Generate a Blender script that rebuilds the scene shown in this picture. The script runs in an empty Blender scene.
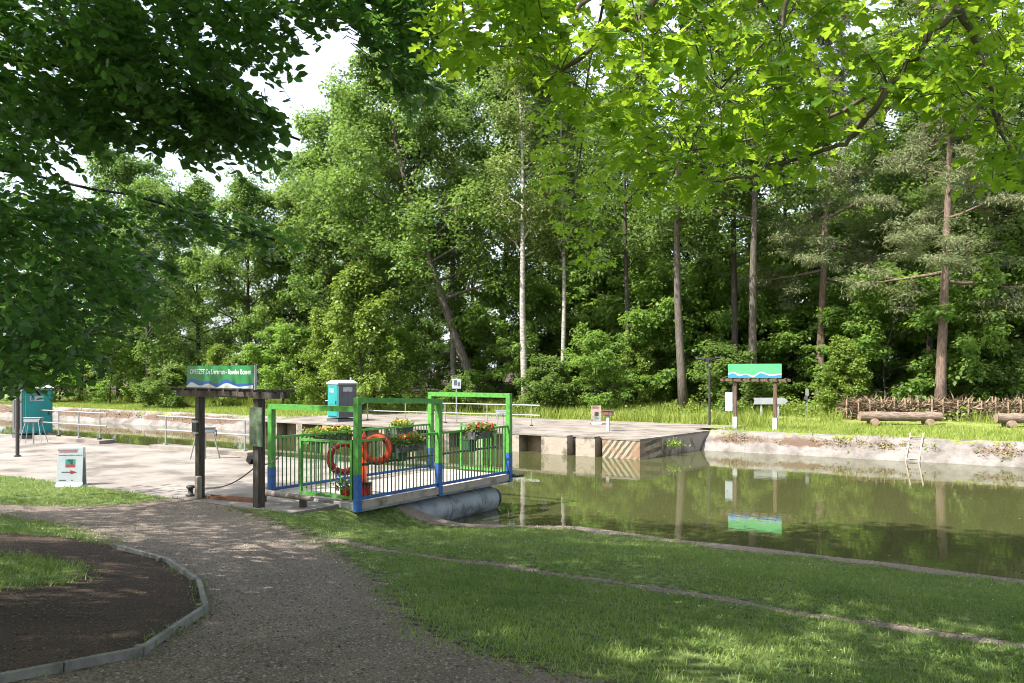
import bpy, math, random
import numpy as np
from mathutils import Matrix, Vector
random.seed(7)
rng = np.random.default_rng(11)
S = bpy.context.scene
COL = S.collection
R = math.radians

# ------------------------------------------------------------------ camera, sky, sun, exposure
# world frame: x runs along the canal (towards the right of the view), y across it, z up; quay level z = 0
TH = math.asin(0.55)
FX, FY = -math.sin(TH), math.cos(TH)          # view direction
RX, RY = math.cos(TH), math.sin(TH)           # to the right of it
EYE, FPX, HOR = 2.7, 850.0, 370.0
cam_d = bpy.data.cameras.new('camera'); cam = bpy.data.objects.new('camera', cam_d); COL.objects.link(cam)
cam.location = (0, 0, EYE); cam.rotation_euler = (R(90), 0, TH)
cam_d.sensor_width = 36; cam_d.lens = FPX / 1024 * 36; cam_d.shift_y = (HOR - 341.5) / 1024
cam_d.clip_start = 0.05; cam_d.clip_end = 3000
S.camera = cam

SUN = Vector((-0.375, -0.893, 1.27)).normalized()      # towards the sun
w = bpy.data.worlds.new('World'); S.world = w; w.use_nodes = True
nt = w.node_tree
sky = nt.nodes.new('ShaderNodeTexSky'); sky.sky_type = 'NISHITA'; sky.sun_disc = False
sky.sun_elevation = math.asin(SUN.z); sky.sun_rotation = math.atan2(SUN.x, SUN.y)
sky.air_density = 1.0; sky.dust_density = 4.0; sky.ozone_density = 1.0
bg = nt.nodes['Background']; bg.inputs[1].default_value = 0.15
# a thin white veil of high cloud over the blue, the same all round
wtc = nt.nodes.new('ShaderNodeTexCoord'); wno = nt.nodes.new('ShaderNodeTexNoise'); wno.inputs['Scale'].default_value = 1.6; wno.inputs['Detail'].default_value = 5
wmp = nt.nodes.new('ShaderNodeMapping'); wmp.inputs['Scale'].default_value = (1, 1, 2.5)
nt.links.new(wtc.outputs['Generated'], wmp.inputs[0]); nt.links.new(wmp.outputs[0], wno.inputs['Vector'])
wrp = nt.nodes.new('ShaderNodeMapRange'); wrp.inputs['From Min'].default_value = .3; wrp.inputs['From Max'].default_value = .7; wrp.inputs['To Min'].default_value = .5; wrp.inputs['To Max'].default_value = .85
nt.links.new(wno.outputs['Fac'], wrp.inputs['Value'])
wmx = nt.nodes.new('ShaderNodeMix'); wmx.data_type = 'RGBA'; wmx.inputs[7].default_value = (1.6, 1.68, 1.82, 1)
nt.links.new(wrp.outputs['Result'], wmx.inputs[0]); nt.links.new(sky.outputs[0], wmx.inputs[6])
nt.links.new(wmx.outputs[2], bg.inputs[0])
sl = bpy.data.lights.new('sun', 'SUN'); sl.energy = 2.55; sl.angle = R(0.55); sl.color = (1.0, 0.955, 0.88)
so = bpy.data.objects.new('sun', sl); COL.objects.link(so)
so.rotation_euler = SUN.to_track_quat('Z', 'Y').to_euler(); so.location = (-20, -30, 60)
S.view_settings.view_transform = 'Standard'; S.view_settings.look = 'None'
S.view_settings.gamma = 1; S.view_settings.use_curve_mapping = False
S.view_settings.exposure = 2.4
S.cycles.use_denoising = True; S.cycles.filter_width = 1.0
S.cycles.max_bounces = 7; S.cycles.diffuse_bounces = 4; S.cycles.glossy_bounces = 3; S.cycles.transmission_bounces = 4
S.cycles.caustics_reflective = False; S.cycles.caustics_refractive = False

# ------------------------------------------------------------------ helpers
def c2w(cx, d): return np.array([cx * RX + d * FX, cx * RY + d * FY])
def pd(px, d): return c2w((px - 512) / FPX * d, d)                       # a bearing and a distance
def pz(px, py, z=0.0): return pd(px, FPX * (EYE - z) / (py - HOR))       # a point on a level plane
def ss(a, b, x):
    t = np.clip((np.asarray(x, float) - a) / (b - a), 0, 1); return t * t * (3 - 2 * t)

def tag(o, label=None, cat=None, group=None, kind=None):
    if label: o['label'] = label
    if cat: o['category'] = cat
    if group: o['group'] = group
    if kind: o['kind'] = kind
    return o
def empty(name, loc, rz=0.0):
    o = bpy.data.objects.new(name, None); COL.objects.link(o)
    o.location = loc; o.rotation_euler = (0, 0, rz); o.empty_display_size = 0.3
    return o
def link(name, me, m=None, parent=None, loc=None, rot=None):
    if m is not None and not me.materials: me.materials.append(m)
    o = bpy.data.objects.new(name, me); COL.objects.link(o); o.parent = parent
    if loc is not None: o.location = loc
    if rot is not None: o.rotation_euler = rot
    return o
def np_mesh(name, verts, faces, var=None, smooth=False):
    """verts (N,3); faces (M,k) int array, all the same k"""
    me = bpy.data.meshes.new(name)
    verts = np.asarray(verts, np.float32); faces = np.asarray(faces, np.int32)
    M, k = faces.shape
    me.vertices.add(len(verts)); me.vertices.foreach_set('co', verts.ravel())
    me.loops.add(M * k); me.loops.foreach_set('vertex_index', faces.ravel())
    me.polygons.add(M); me.polygons.foreach_set('loop_start', np.arange(0, M * k, k, dtype=np.int32))
    if var is not None:
        a = me.attributes.new('var', 'FLOAT', 'POINT'); a.data.foreach_set('value', np.asarray(var, np.float32))
    me.update(calc_edges=True)
    if smooth: me.polygons.foreach_set('use_smooth', np.ones(M, bool))
    return me

class MB:
    def __init__(s): s.v = []; s.f = []; s.sm = False
    def add(s, vs, fs):
        n = len(s.v); s.v += [tuple(map(float, p)) for p in vs]; s.f += [tuple(i + n for i in q) for q in fs]; return s
    def box(s, c, d, rz=0.0, rx=0.0, ry=0.0):
        M = Matrix.Translation(c) @ Matrix.Rotation(rz, 4, 'Z') @ Matrix.Rotation(ry, 4, 'Y') @ Matrix.Rotation(rx, 4, 'X')
        p = [M @ Vector((x * d[0] / 2, y * d[1] / 2, z * d[2] / 2)) for z in (-1, 1) for y in (-1, 1) for x in (-1, 1)]
        return s.add(p, [(0, 2, 3, 1), (4, 5, 7, 6), (0, 1, 5, 4), (2, 6, 7, 3), (0, 4, 6, 2), (1, 3, 7, 5)])
    def mm(s, a, b): return s.box([(a[i] + b[i]) / 2 for i in range(3)], [abs(b[i] - a[i]) for i in range(3)])
    def tube(s, pts, rad, seg=8, cap=True):
        pts = [Vector(p) for p in pts]
        if not hasattr(rad, '__len__'): rad = [rad] * len(pts)
        vs = []; fs = []; n = len(pts); prev = None
        for i, p in enumerate(pts):
            t = (pts[min(i + 1, n - 1)] - pts[max(i - 1, 0)]).normalized()
            a = prev if prev is not None else (Vector((1, 0, 0)) if abs(t.x) < .8 else Vector((0, 1, 0)))
            a = (a - t * a.dot(t)).normalized(); prev = a; b = t.cross(a)
            for k in range(seg):
                g = 2 * math.pi * k / seg
                vs.append(p + (a * math.cos(g) + b * math.sin(g)) * rad[i])
        for i in range(n - 1):
            for k in range(seg):
                k2 = (k + 1) % seg
                fs.append((i * seg + k, i * seg + k2, (i + 1) * seg + k2, (i + 1) * seg + k))
        if cap:
            fs.append(tuple(range(seg))[::-1]); fs.append(tuple((n - 1) * seg + k for k in range(seg)))
        return s.add(vs, fs)
    def bar(s, a, b, wd, ht=None):
        """square bar from a to b"""
        a = Vector(a); b = Vector(b); t = (b - a).normalized(); ht = ht or wd
        side = t.cross(Vector((0, 0, 1)));
        side = side.normalized() if side.length > 1e-4 else Vector((1, 0, 0))
        up = side.cross(t)
        vs = [p + side * x * wd / 2 + up * y * ht / 2 for p in (a, b) for x, y in ((-1, -1), (1, -1), (1, 1), (-1, 1))]
        return s.add(vs, [(0, 1, 2, 3), (7, 6, 5, 4), (0, 4, 5, 1), (1, 5, 6, 2), (2, 6, 7, 3), (3, 7, 4, 0)])
    def prism(s, poly, z0, z1):
        n = len(poly)
        return s.add([(x, y, z0) for x, y in poly] + [(x, y, z1) for x, y in poly],
                     [tuple(range(n))[::-1], tuple(range(n, 2 * n))] + [(i, (i + 1) % n, n + (i + 1) % n, n + i) for i in range(n)])
    def slab(s, poly, y0, y1):
        """outline in x,z pushed along y"""
        n = len(poly)
        return s.add([(x, y0, z) for x, z in poly] + [(x, y1, z) for x, z in poly],
                     [tuple(range(n)), tuple(range(n, 2 * n))[::-1]] + [(i, n + i, n + (i + 1) % n, (i + 1) % n) for i in range(n)])
    def ring(s, c, r, r2, axis_rot, seg=28, sub=10):
        vs = []; fs = []
        for i in range(seg):
            a = 2 * math.pi * i / seg
            for j in range(sub):
                b = 2 * math.pi * j / sub
                q = Vector(((r + r2 * math.cos(b)) * math.cos(a), r2 * .75 * math.sin(b), (r + r2 * math.cos(b)) * math.sin(a)))
                vs.append(axis_rot @ q + Vector(c))
                fs.append((i * sub + j, i * sub + (j + 1) % sub, ((i + 1) % seg) * sub + (j + 1) % sub, ((i + 1) % seg) * sub + j))
        return s.add(vs, fs)
    def mesh(s, name, off=(0, 0, 0), smooth=False):
        me = bpy.data.meshes.new(name)
        me.from_pydata([(x - off[0], y - off[1], z - off[2]) for x, y, z in s.v], [], s.f); me.update()
        if smooth: me.polygons.foreach_set('use_smooth', [len(p.vertices) == 4 for p in me.polygons])
        return me
    def build(s, name, m, parent=None, world=False, smooth=False, bevel=0):
        off = tuple(parent.location) if (parent is not None and world) else (0, 0, 0)
        o = link(name, s.mesh(name, off, smooth), m, parent)
        if bevel:
            b = o.modifiers.new('bevel', 'BEVEL'); b.width = bevel; b.segments = 2; b.limit_method = 'ANGLE'
        return o

# ------------------------------------------------------------------ materials
MATS = {}
def nodes(name):
    m = bpy.data.materials.new(name); m.use_nodes = True
    t = m.node_tree; MATS[name] = m
    return m, t, t.nodes['Principled BSDF'], t.nodes, t.links
def mat(name, c1, c2=None, scale=6.0, rough=0.6, bump=0.0, metal=0.0, detail=6, spec=0.35, c3=None, stretch=None, bscale=None):
    m, t, b, N, L = nodes(name)
    c2 = c2 or tuple(x * .75 for x in c1)
    tc = N.new('ShaderNodeTexCoord'); mp = N.new('ShaderNodeMapping'); L.new(tc.outputs['Object'], mp.inputs[0])
    if stretch: mp.inputs['Scale'].default_value = stretch
    no = N.new('ShaderNodeTexNoise'); no.inputs['Scale'].default_value = scale; no.inputs['Detail'].default_value = detail
    no.inputs['Roughness'].default_value = .65
    L.new(mp.outputs[0], no.inputs['Vector'])
    r = N.new('ShaderNodeValToRGB'); L.new(no.outputs['Fac'], r.inputs[0])
    r.color_ramp.elements[0].position = .36; r.color_ramp.elements[0].color = (*c2, 1)
    r.color_ramp.elements[1].position = .66; r.color_ramp.elements[1].color = (*c1, 1)
    if c3:
        e = r.color_ramp.elements.new(.5); e.color = (*c3, 1)
    L.new(r.outputs[0], b.inputs['Base Color'])
    b.inputs['Roughness'].default_value = rough; b.inputs['Metallic'].default_value = metal
    b.inputs['Specular IOR Level'].default_value = spec
    if bump:
        n2 = N.new('ShaderNodeTexNoise'); n2.inputs['Scale'].default_value = bscale or scale * 4; n2.inputs['Detail'].default_value = 8
        L.new(mp.outputs[0], n2.inputs['Vector'])
        bp = N.new('ShaderNodeBump'); bp.inputs['Strength'].default_value = bump; bp.inputs['Distance'].default_value = .02
        L.new(n2.outputs['Fac'], bp.inputs['Height']); L.new(bp.outputs[0], b.inputs['Normal'])
    return m
def leaf_mat(name, c1, c2, trans=(.2, .3, .02), tf=.4, rough=.45, objvar=.35):
    m, t, b, N, L = nodes(name)
    at = N.new('ShaderNodeAttribute'); at.attribute_name = 'var'
    oi = N.new('ShaderNodeObjectInfo')
    mx = N.new('ShaderNodeMath'); mx.operation = 'MULTIPLY_ADD'; mx.inputs[1].default_value = objvar
    L.new(oi.outputs['Random'], mx.inputs[0])
    m2 = N.new('ShaderNodeMath'); m2.operation = 'MULTIPLY'; m2.inputs[1].default_value = 1 - objvar
    L.new(at.outputs['Fac'], m2.inputs[0]); L.new(m2.outputs[0], mx.inputs[2])
    r = N.new('ShaderNodeValToRGB'); L.new(mx.outputs[0], r.inputs[0])
    r.color_ramp.elements[0].color = (*c2, 1); r.color_ramp.elements[1].color = (*c1, 1)
    L.new(r.outputs[0], b.inputs['Base Color']); b.inputs['Roughness'].default_value = rough
    b.inputs['Specular IOR Level'].default_value = .3
    tr = N.new('ShaderNodeBsdfTranslucent')
    mc = N.new('ShaderNodeMix'); mc.data_type = 'RGBA'; mc.inputs[0].default_value = .6; mc.inputs[7].default_value = (*trans, 1)
    L.new(r.outputs[0], mc.inputs[6]); L.new(mc.outputs[2], tr.inputs['Color'])
    ms = N.new('ShaderNodeMixShader'); ms.inputs[0].default_value = tf
    L.new(b.outputs[0], ms.inputs[1]); L.new(tr.outputs[0], ms.inputs[2])
    L.new(ms.outputs[0], N['Material Output'].inputs[0])
    return m

M_leafA = leaf_mat('leaf_maple', (.13, .205, .045), (.06, .12, .028), (.27, .42, .055), .5)
M_leafS = leaf_mat('leaf_understorey', (.15, .24, .05), (.08, .15, .032), (.34, .52, .06), .55)  # lightened in colour in place of sun that misses the understorey
M_leafB = leaf_mat('leaf_light', (.17, .225, .06), (.085, .14, .032), (.28, .36, .05))
M_leafD = leaf_mat('leaf_dark', (.13, .195, .05), (.065, .12, .03), (.28, .40, .055), .52)
M_leafH = leaf_mat('leaf_hazel', (.18, .25, .045), (.10, .17, .028), (.32, .42, .04))
M_needle = leaf_mat('pine_needles', (.24, .27, .13), (.13, .16, .075), (.24, .27, .09), tf=.3)
M_beech = leaf_mat('leaf_beech', (.08, .17, .05), (.042, .10, .03), (.24, .50, .06), tf=.5, rough=.38)
M_oak = leaf_mat('leaf_oak', (.12, .24, .028), (.06, .15, .02), (.60, .86, .045), tf=.58, rough=.4)
M_bark = mat('bark', (.135, .115, .092), (.05, .042, .034), 5, .9, .9, stretch=(3, 3, .6))
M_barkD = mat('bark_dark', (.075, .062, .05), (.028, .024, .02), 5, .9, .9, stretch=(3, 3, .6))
M_birch = mat('bark_pale', (.42, .40, .35), (.16, .14, .12), 4, .8, .5, stretch=(1, 1, 2.5))
M_pine = mat('bark_pine', (.20, .14, .105), (.085, .062, .05), 4, .9, .9, stretch=(2.5, 2.5, .8))
M_conc = mat('concrete', (.225, .20, .175), (.085, .073, .062), .7, .85, .5, c3=(.17, .15, .13), bscale=14)
M_conc2 = mat('concrete_old', (.25, .215, .18), (.10, .08, .063), 1.6, .9, .7, c3=(.28, .24, .195), bscale=10)
M_brick = mat('stone_old', (.36, .28, .21), (.12, .09, .065), 2.5, .9, .8)
M_galv = mat('galvanised_steel', (.36, .37, .37), (.25, .26, .26), 8, .42, 0, .45)
M_green = mat('green_paint', (.075, .265, .042), (.045, .15, .028), 9, .48, .12, c3=(.066, .24, .038))
M_greenD = mat('dark_green_paint', (.022, .075, .025), (.015, .045, .016), 8, .45)
M_blue = mat('blue_paint', (.018, .095, .30), (.02, .05, .13), 9, .48, .12, c3=(.015, .08, .26))
M_float = mat('grey_blue_steel', (.25, .275, .285), (.09, .092, .09), 2.2, .55, .25, c3=(.20, .225, .235))
M_black = mat('black_rubber', (.02, .02, .02), (.012, .012, .012), 8, .6)
M_iron = mat('dark_iron', (.045, .042, .04), (.025, .022, .02), 12, .55, .3)
M_timber = mat('weathered_timber', (.085, .07, .056), (.03, .025, .02), 6, .85, .6, stretch=(4, 4, .5))
M_timberB = mat('brown_timber', (.14, .085, .06), (.06, .04, .03), 6, .8, .4, stretch=(4, 4, .5))
M_plank = mat('deck_timber', (.46, .41, .35), (.27, .235, .2), 3, .8, .4, stretch=(.6, 5, 4))
M_board = mat('edging_timber', (.21, .205, .185), (.09, .085, .075), 4, .85, .6)
M_signG = mat('sign_green_shaded', (.016, .155, .045), (.012, .125, .036), 2, .3)  # green darkened in its colour for the shade over the near sign
M_signG2 = mat('sign_green_light', (.07, .36, .14), (.06, .31, .12), 2, .3)
M_signB = mat('sign_blue', (.014, .06, .22), (.012, .05, .18), 2, .3)
M_signB2 = mat('sign_blue_light', (.035, .19, .42), (.03, .16, .36), 2, .3)
M_signW = mat('sign_white', (.40, .43, .43), (.32, .35, .35), 2, .3)
M_white = mat('white_board', (.33, .37, .40), (.27, .31, .34), 2, .45)  # white greyed and blued: the sandwich board's shade is put into the colour
M_letter = mat('white_letters', (.5, .53, .51), (.44, .47, .45), 2, .4)
M_teal = mat('teal_plastic', (.015, .22, .215), (.012, .18, .175), 1.5, .42, .05)
M_greyP = mat('grey_plastic', (.085, .09, .10), (.06, .064, .07), 2, .5, .05)
M_whiteP = mat('white_plastic', (.34, .35, .36), (.26, .27, .28), 2, .5)
M_orange = mat('orange_plastic', (.72, .10, .03), (.6, .075, .025), 4, .45)
M_red = mat('red_plastic', (.40, .03, .035), (.26, .022, .026), 4, .45)
M_redB = leaf_mat('red_petals', (.62, .06, .04), (.45, .02, .04), (.7, .1, .05), .3)
M_yelB = leaf_mat('yellow_petals', (.75, .55, .08), (.7, .35, .05), (.8, .6, .1), .3)
M_blueB = leaf_mat('blue_petals', (.16, .22, .62), (.1, .12, .5), (.2, .25, .7), .3)
M_log = mat('log_bark', (.25, .19, .15), (.085, .06, .046), 5, .9, 1.0, stretch=(.7, 4, 4))
M_logend = mat('log_cut', (.30, .22, .15), (.17, .12, .08), 9, .85, .2)
M_stake = mat('stake_wood', (.34, .25, .17), (.18, .12, .08), 6, .85, .4)
M_twig = leaf_mat('dead_twigs', (.33, .25, .16), (.12, .085, .055), (.1, .08, .05), .02, .8)
M_rust = mat('rusty_steel', (.22, .10, .055), (.09, .045, .03), 6, .8, .4)
M_rope = mat('rope', (.16, .13, .095), (.09, .07, .05), 30, .9)
M_grassn = leaf_mat('grass_blades', (.25, .32, .085), (.048, .11, .02), (.25, .37, .055), .3, .5, 0)
M_grassf = leaf_mat('tall_grass', (.26, .31, .06), (.13, .19, .03), (.34, .42, .06), .35, .5, 0)
M_pebble = leaf_mat('gravel_grains', (.30, .255, .22), (.045, .036, .03), (.1, .1, .1), 0, .8, 0)
M_litter = leaf_mat('leaf_litter', (.17, .12, .075), (.035, .024, .016), (.1, .07, .04), .12, .8, 0)
M_daisy = mat('daisy_white', (.75, .75, .7), (.7, .7, .62), 3, .6)

# sign hazard stripes on the pier corner: worn slanting bands on the old concrete
def stripe_mat():
    m, t, b, N, L = nodes('striped_concrete')
    tc = N.new('ShaderNodeTexCoord'); mp = N.new('ShaderNodeMapping'); L.new(tc.outputs['Object'], mp.inputs[0])
    mp.inputs['Rotation'].default_value = (0, R(-38), 0)
    wv = N.new('ShaderNodeTexWave'); wv.wave_type = 'BANDS'; wv.bands_direction = 'X'; wv.inputs['Scale'].default_value = 1.5
    wv.inputs['Distortion'].default_value = 1.2; wv.inputs['Detail'].default_value = 4; wv.inputs['Detail Scale'].default_value = 3
    L.new(mp.outputs[0], wv.inputs['Vector'])
    r = N.new('ShaderNodeValToRGB'); r.color_ramp.elements[0].position = .42; r.color_ramp.elements[1].position = .56
    r.color_ramp.elements[0].color = (.075, .062, .048, 1); r.color_ramp.elements[1].color = (.27, .23, .155, 1)
    L.new(wv.outputs['Fac'], r.inputs[0])
    no = N.new('ShaderNodeTexNoise'); no.inputs['Scale'].default_value = 2.2; no.inputs['Detail'].default_value = 8
    L.new(tc.outputs['Object'], no.inputs['Vector'])
    r2 = N.new('ShaderNodeValToRGB'); r2.color_ramp.elements[0].position = .47; r2.color_ramp.elements[1].position = .66
    L.new(no.outputs['Fac'], r2.inputs[0])
    mx = N.new('ShaderNodeMix'); mx.data_type = 'RGBA'; L.new(r2.outputs[0], mx.inputs[0]); L.new(r.outputs[0], mx.inputs[6])
    mx.inputs[7].default_value = (.20, .125, .078, 1)
    L.new(mx.outputs[2], b.inputs['Base Color']); b.inputs['Roughness'].default_value = .9
    bp = N.new('ShaderNodeBump'); bp.inputs['Strength'].default_value = .5; bp.inputs['Distance'].default_value = .02
    L.new(no.outputs['Fac'], bp.inputs['Height']); L.new(bp.outputs[0], b.inputs['Normal'])
    return m
M_stripe = stripe_mat()

def bank_mat():
    """sloping revetment: pale mortar with a crust of brown growth in patches half way up"""
    m, t, b, N, L = nodes('bank_stone')
    tc = N.new('ShaderNodeTexCoord')
    no = N.new('ShaderNodeTexNoise'); no.inputs['Scale'].default_value = 1.1; no.inputs['Detail'].default_value = 9; no.inputs['Roughness'].default_value = .7
    L.new(tc.outputs['Object'], no.inputs['Vector'])
    r = N.new('ShaderNodeValToRGB'); L.new(no.outputs['Fac'], r.inputs[0])
    r.color_ramp.elements[0].position = .34; r.color_ramp.elements[0].color = (.075, .064, .055, 1)
    r.color_ramp.elements[1].position = .62; r.color_ramp.elements[1].color = (.20, .185, .17, 1)
    at = N.new('ShaderNodeAttribute'); at.attribute_name = 'var'
    n2 = N.new('ShaderNodeTexNoise'); n2.inputs['Scale'].default_value = 7; n2.inputs['Detail'].default_value = 12; n2.inputs['Roughness'].default_value = .8
    L.new(tc.outputs['Object'], n2.inputs['Vector'])
    mu = N.new('ShaderNodeMath'); mu.operation = 'MULTIPLY'; L.new(at.outputs['Fac'], mu.inputs[0]); L.new(n2.outputs['Fac'], mu.inputs[1])
    r2 = N.new('ShaderNodeValToRGB'); L.new(mu.outputs[0], r2.inputs[0]); r2.color_ramp.elements[0].position = .36; r2.color_ramp.elements[1].position = .62
    mx = N.new('ShaderNodeMix'); mx.data_type = 'RGBA'; L.new(r2.outputs[0], mx.inputs[0]); L.new(r.outputs[0], mx.inputs[6])
    mx.inputs[7].default_value = (.085, .052, .034, 1)
    L.new(mx.outputs[2], b.inputs['Base Color']); b.inputs['Roughness'].default_value = .92
    bp = N.new('ShaderNodeBump'); bp.inputs['Strength'].default_value = .8; bp.inputs['Distance'].default_value = .04
    L.new(n2.outputs['Fac'], bp.inputs['Height']); L.new(bp.outputs[0], b.inputs['Normal'])
    return m
M_bank = bank_mat()

def water_mat():
    m, t, b, N, L = nodes('canal_water')
    b.inputs['Base Color'].default_value = (.052, .056, .021, 1); b.inputs['Roughness'].default_value = .02
    b.inputs['IOR'].default_value = 1.33; b.inputs['Specular IOR Level'].default_value = .5
    tc = N.new('ShaderNodeTexCoord'); mp = N.new('ShaderNodeMapping'); L.new(tc.outputs['Object'], mp.inputs[0])
    mp.inputs['Scale'].default_value = (1, 1.6, 1)
    no = N.new('ShaderNodeTexNoise'); no.inputs['Scale'].default_value = 2.2; no.inputs['Detail'].default_value = 3
    L.new(mp.outputs[0], no.inputs['Vector'])
    bp = N.new('ShaderNodeBump'); bp.inputs['Strength'].default_value = .05; bp.inputs['Distance'].default_value = .03
    L.new(no.outputs['Fac'], bp.inputs['Height']); L.new(bp.outputs[0], b.inputs['Normal'])
    return m
M_water = water_mat()

def ground_mat():
    m, t, b, N, L = nodes('ground')
    tc = N.new('ShaderNodeTexCoord')
    def noise(s, d=8, rgh=.65):
        n = N.new('ShaderNodeTexNoise'); n.inputs['Scale'].default_value = s; n.inputs['Detail'].default_value = d
        n.inputs['Roughness'].default_value = rgh; L.new(tc.outputs['Object'], n.inputs['Vector']); return n
    def ramp(src, stops):
        r = N.new('ShaderNodeValToRGB'); L.new(src, r.inputs[0])
        e = r.color_ramp.elements
        while len(e) < len(stops): e.new(.5)
        for q, (p, c) in zip(e, stops): q.position = p; q.color = (*c, 1)
        return r.outputs[0]
    def mix(f, a, c):
        x = N.new('ShaderNodeMix'); x.data_type = 'RGBA'; L.new(f, x.inputs[0]); L.new(a, x.inputs[6]); L.new(c, x.inputs[7]); return x.outputs[2]
    fine, mid, big = noise(55, 4), noise(9), noise(.7)
    soil = ramp(fine.outputs['Fac'], [(.32, (.022, .016, .012)), (.56, (.062, .044, .032)), (.72, (.14, .10, .07))])
    grav = ramp(fine.outputs['Fac'], [(.30, (.062, .050, .041)), (.52, (.165, .137, .112)), (.72, (.35, .30, .25))])
    gras = ramp(mid.outputs['Fac'], [(.36, (.04, .048, .018)), (.5, (.075, .115, .026)), (.64, (.15, .16, .06))])
    wild = ramp(mid.outputs['Fac'], [(.3, (.055, .06, .02)), (.5, (.15, .19, .04)), (.7, (.26, .27, .08))])
    brown = ramp(big.outputs['Fac'], [(.35, (.75, .72, .70)), (.65, (1.12, 1.08, 1.05))])
    def mask(name):
        a = N.new('ShaderNodeAttribute'); a.attribute_name = name
        q = N.new('ShaderNodeMath'); q.operation = 'MULTIPLY_ADD'; q.inputs[1].default_value = 1.5; q.inputs[2].default_value = -.75
        L.new(mid.outputs['Fac'], q.inputs[0])
        s = N.new('ShaderNodeMath'); s.operation = 'ADD'; L.new(a.outputs['Fac'], s.inputs[0]); L.new(q.outputs[0], s.inputs[1])
        return ramp(s.outputs[0], [(.42, (0, 0, 0)), (.58, (1, 1, 1))])
    c = mix(mask('path'), soil, grav)
    x = N.new('ShaderNodeMix'); x.data_type = 'RGBA'; x.blend_type = 'MULTIPLY'; x.inputs[0].default_value = 1
    L.new(c, x.inputs[6]); L.new(brown, x.inputs[7])
    c = mix(mask('grass'), x.outputs[2], gras)
    c = mix(mask('wild'), c, wild)
    L.new(c, b.inputs['Base Color']); b.inputs['Roughness'].default_value = .95; b.inputs['Specular IOR Level'].default_value = .15
    bp = N.new('ShaderNodeBump'); bp.inputs['Strength'].default_value = .8; bp.inputs['Distance'].default_value = .02
    L.new(fine.outputs['Fac'], bp.inputs['Height']); L.new(bp.outputs[0], b.inputs['Normal'])
    return m
M_ground = ground_mat()

# ------------------------------------------------------------------ the lie of the land
WZ = -0.8
def shore(t):      # where the near bank meets the water
    return 13.0 + 3.1 * ss(-14.9, -8.5, t)
def far_edge(t):   # top edge of the far bank
    return 36.7 - 3.4 * (1 - ss(-37.5, -36.5, t))
def G(t, n):
    t = np.asarray(t, float); n = np.asarray(n, float)
    wob = .018 * np.sin(1.7 * t + .6 * n) * np.sin(1.1 * n - .4 * t) + .01 * np.sin(4.1 * t) * np.sin(3.7 * n + 1)
    z = .95 * (1 - ss(1, 10.2, n)) + wob
    z = z - .62 * ss(10.2, 15.6 - 2.2 * (1 - ss(-11.5, -8.5, t)), n) * ss(-12.7, -10.9, t)
    quay = (1 - ss(-12.45, -12.15, t)) * ss(11.0, 11.25, n)
    z = z * (1 - quay) - .09 * quay
    sh = shore(t); sh = np.where(t < -14.65, 17.6, sh)
    z = z - 1.6 * ss(sh - .35, sh + .9, n)
    fe = far_edge(t)
    zf = -2.4 + 2.4 * ss(fe - 1.7, fe - .02, n) + .35 * ss(41, 50, n) + .5 * ss(50, 90, n) + wob * 1.5 * ss(38, 39, n)
    plat = ss(-36.6, -36.5, t) * (1 - ss(-14.4, -14.3, t)) * (n > 25)
    zf = np.where(plat > .5, np.where(n < 40.4, -.3 - 2 * (n < 31.5), zf), zf)
    return np.where(n < 25, z, zf)
def gz(t, n): return float(G(t, n))
def gp(px, py):
    """the point of the land on a line of sight"""
    k = (px - 512) / FPX; s = (py - HOR) / FPX
    d = 1.0
    while d < 90:
        p = c2w(k * d, d)
        if EYE - s * d <= gz(*p): break
        d += .02
    return p
def inpoly(P, x, y):
    r = np.zeros(x.shape, bool); n = len(P)
    for i in range(n):
        (x1, y1), (x2, y2) = P[i], P[(i + 1) % n]
        c = ((y1 > y) != (y2 > y)) & (x < (x2 - x1) * (y - y1) / (y2 - y1 + 1e-12) + x1)
        r ^= c
    return r
def segdist(P, x, y, closed=True):
    d = np.full(x.shape, 1e9); n = len(P)
    for i in range(n if closed else n - 1):
        (x1, y1), (x2, y2) = P[i], P[(i + 1) % n]
        dx, dy = x2 - x1, y2 - y1
        u = np.clip(((x - x1) * dx + (y - y1) * dy) / (dx * dx + dy * dy + 1e-12), 0, 1)
        d = np.minimum(d, np.hypot(x - x1 - u * dx, y - y1 - u * dy))
    return d
def soft(P, x, y, wdt): 
    d = segdist(P, x, y); return np.clip(.5 + np.where(inpoly(P, x, y), d, -d) / wdt, 0, 1)
EDGE = [gp(*q) for q in ((113, 548), (168, 563), (199, 585), (206, 611), (141, 656), (62, 672), (-60, 696))]
PATH = [gp(*q) for q in ((-700, 690), (-60, 696), (62, 672), (141, 656), (206, 611), (199, 585), (168, 563), (113, 546), (60, 524), (0, 514), (-300, 505),
                         (-300, 490), (-100, 500), (0, 504), (110, 505), (170, 498), (215, 503), (250, 514), (300, 531), (330, 545),
                         (372, 575), (400, 605), (440, 640), (520, 664), (640, 690), (900, 1150), (300, 1250))]
TRAIL = [gp(*q) for q in ((280, 533), (370, 548), (480, 563), (600, 580), (760, 606), (900, 628), (1024, 646), (1200, 672))]
SOIL = [gp(*q) for q in ((-700, 690), (-60, 696), (62, 672), (141, 656), (206, 611), (199, 585), (168, 563), (113, 546), (60, 536), (0, 533), (-300, 525))]
TUFT = [gp(*q) for q in ((-60, 556), (30, 556), (80, 566), (72, 580), (20, 588), (-60, 590))]
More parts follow.
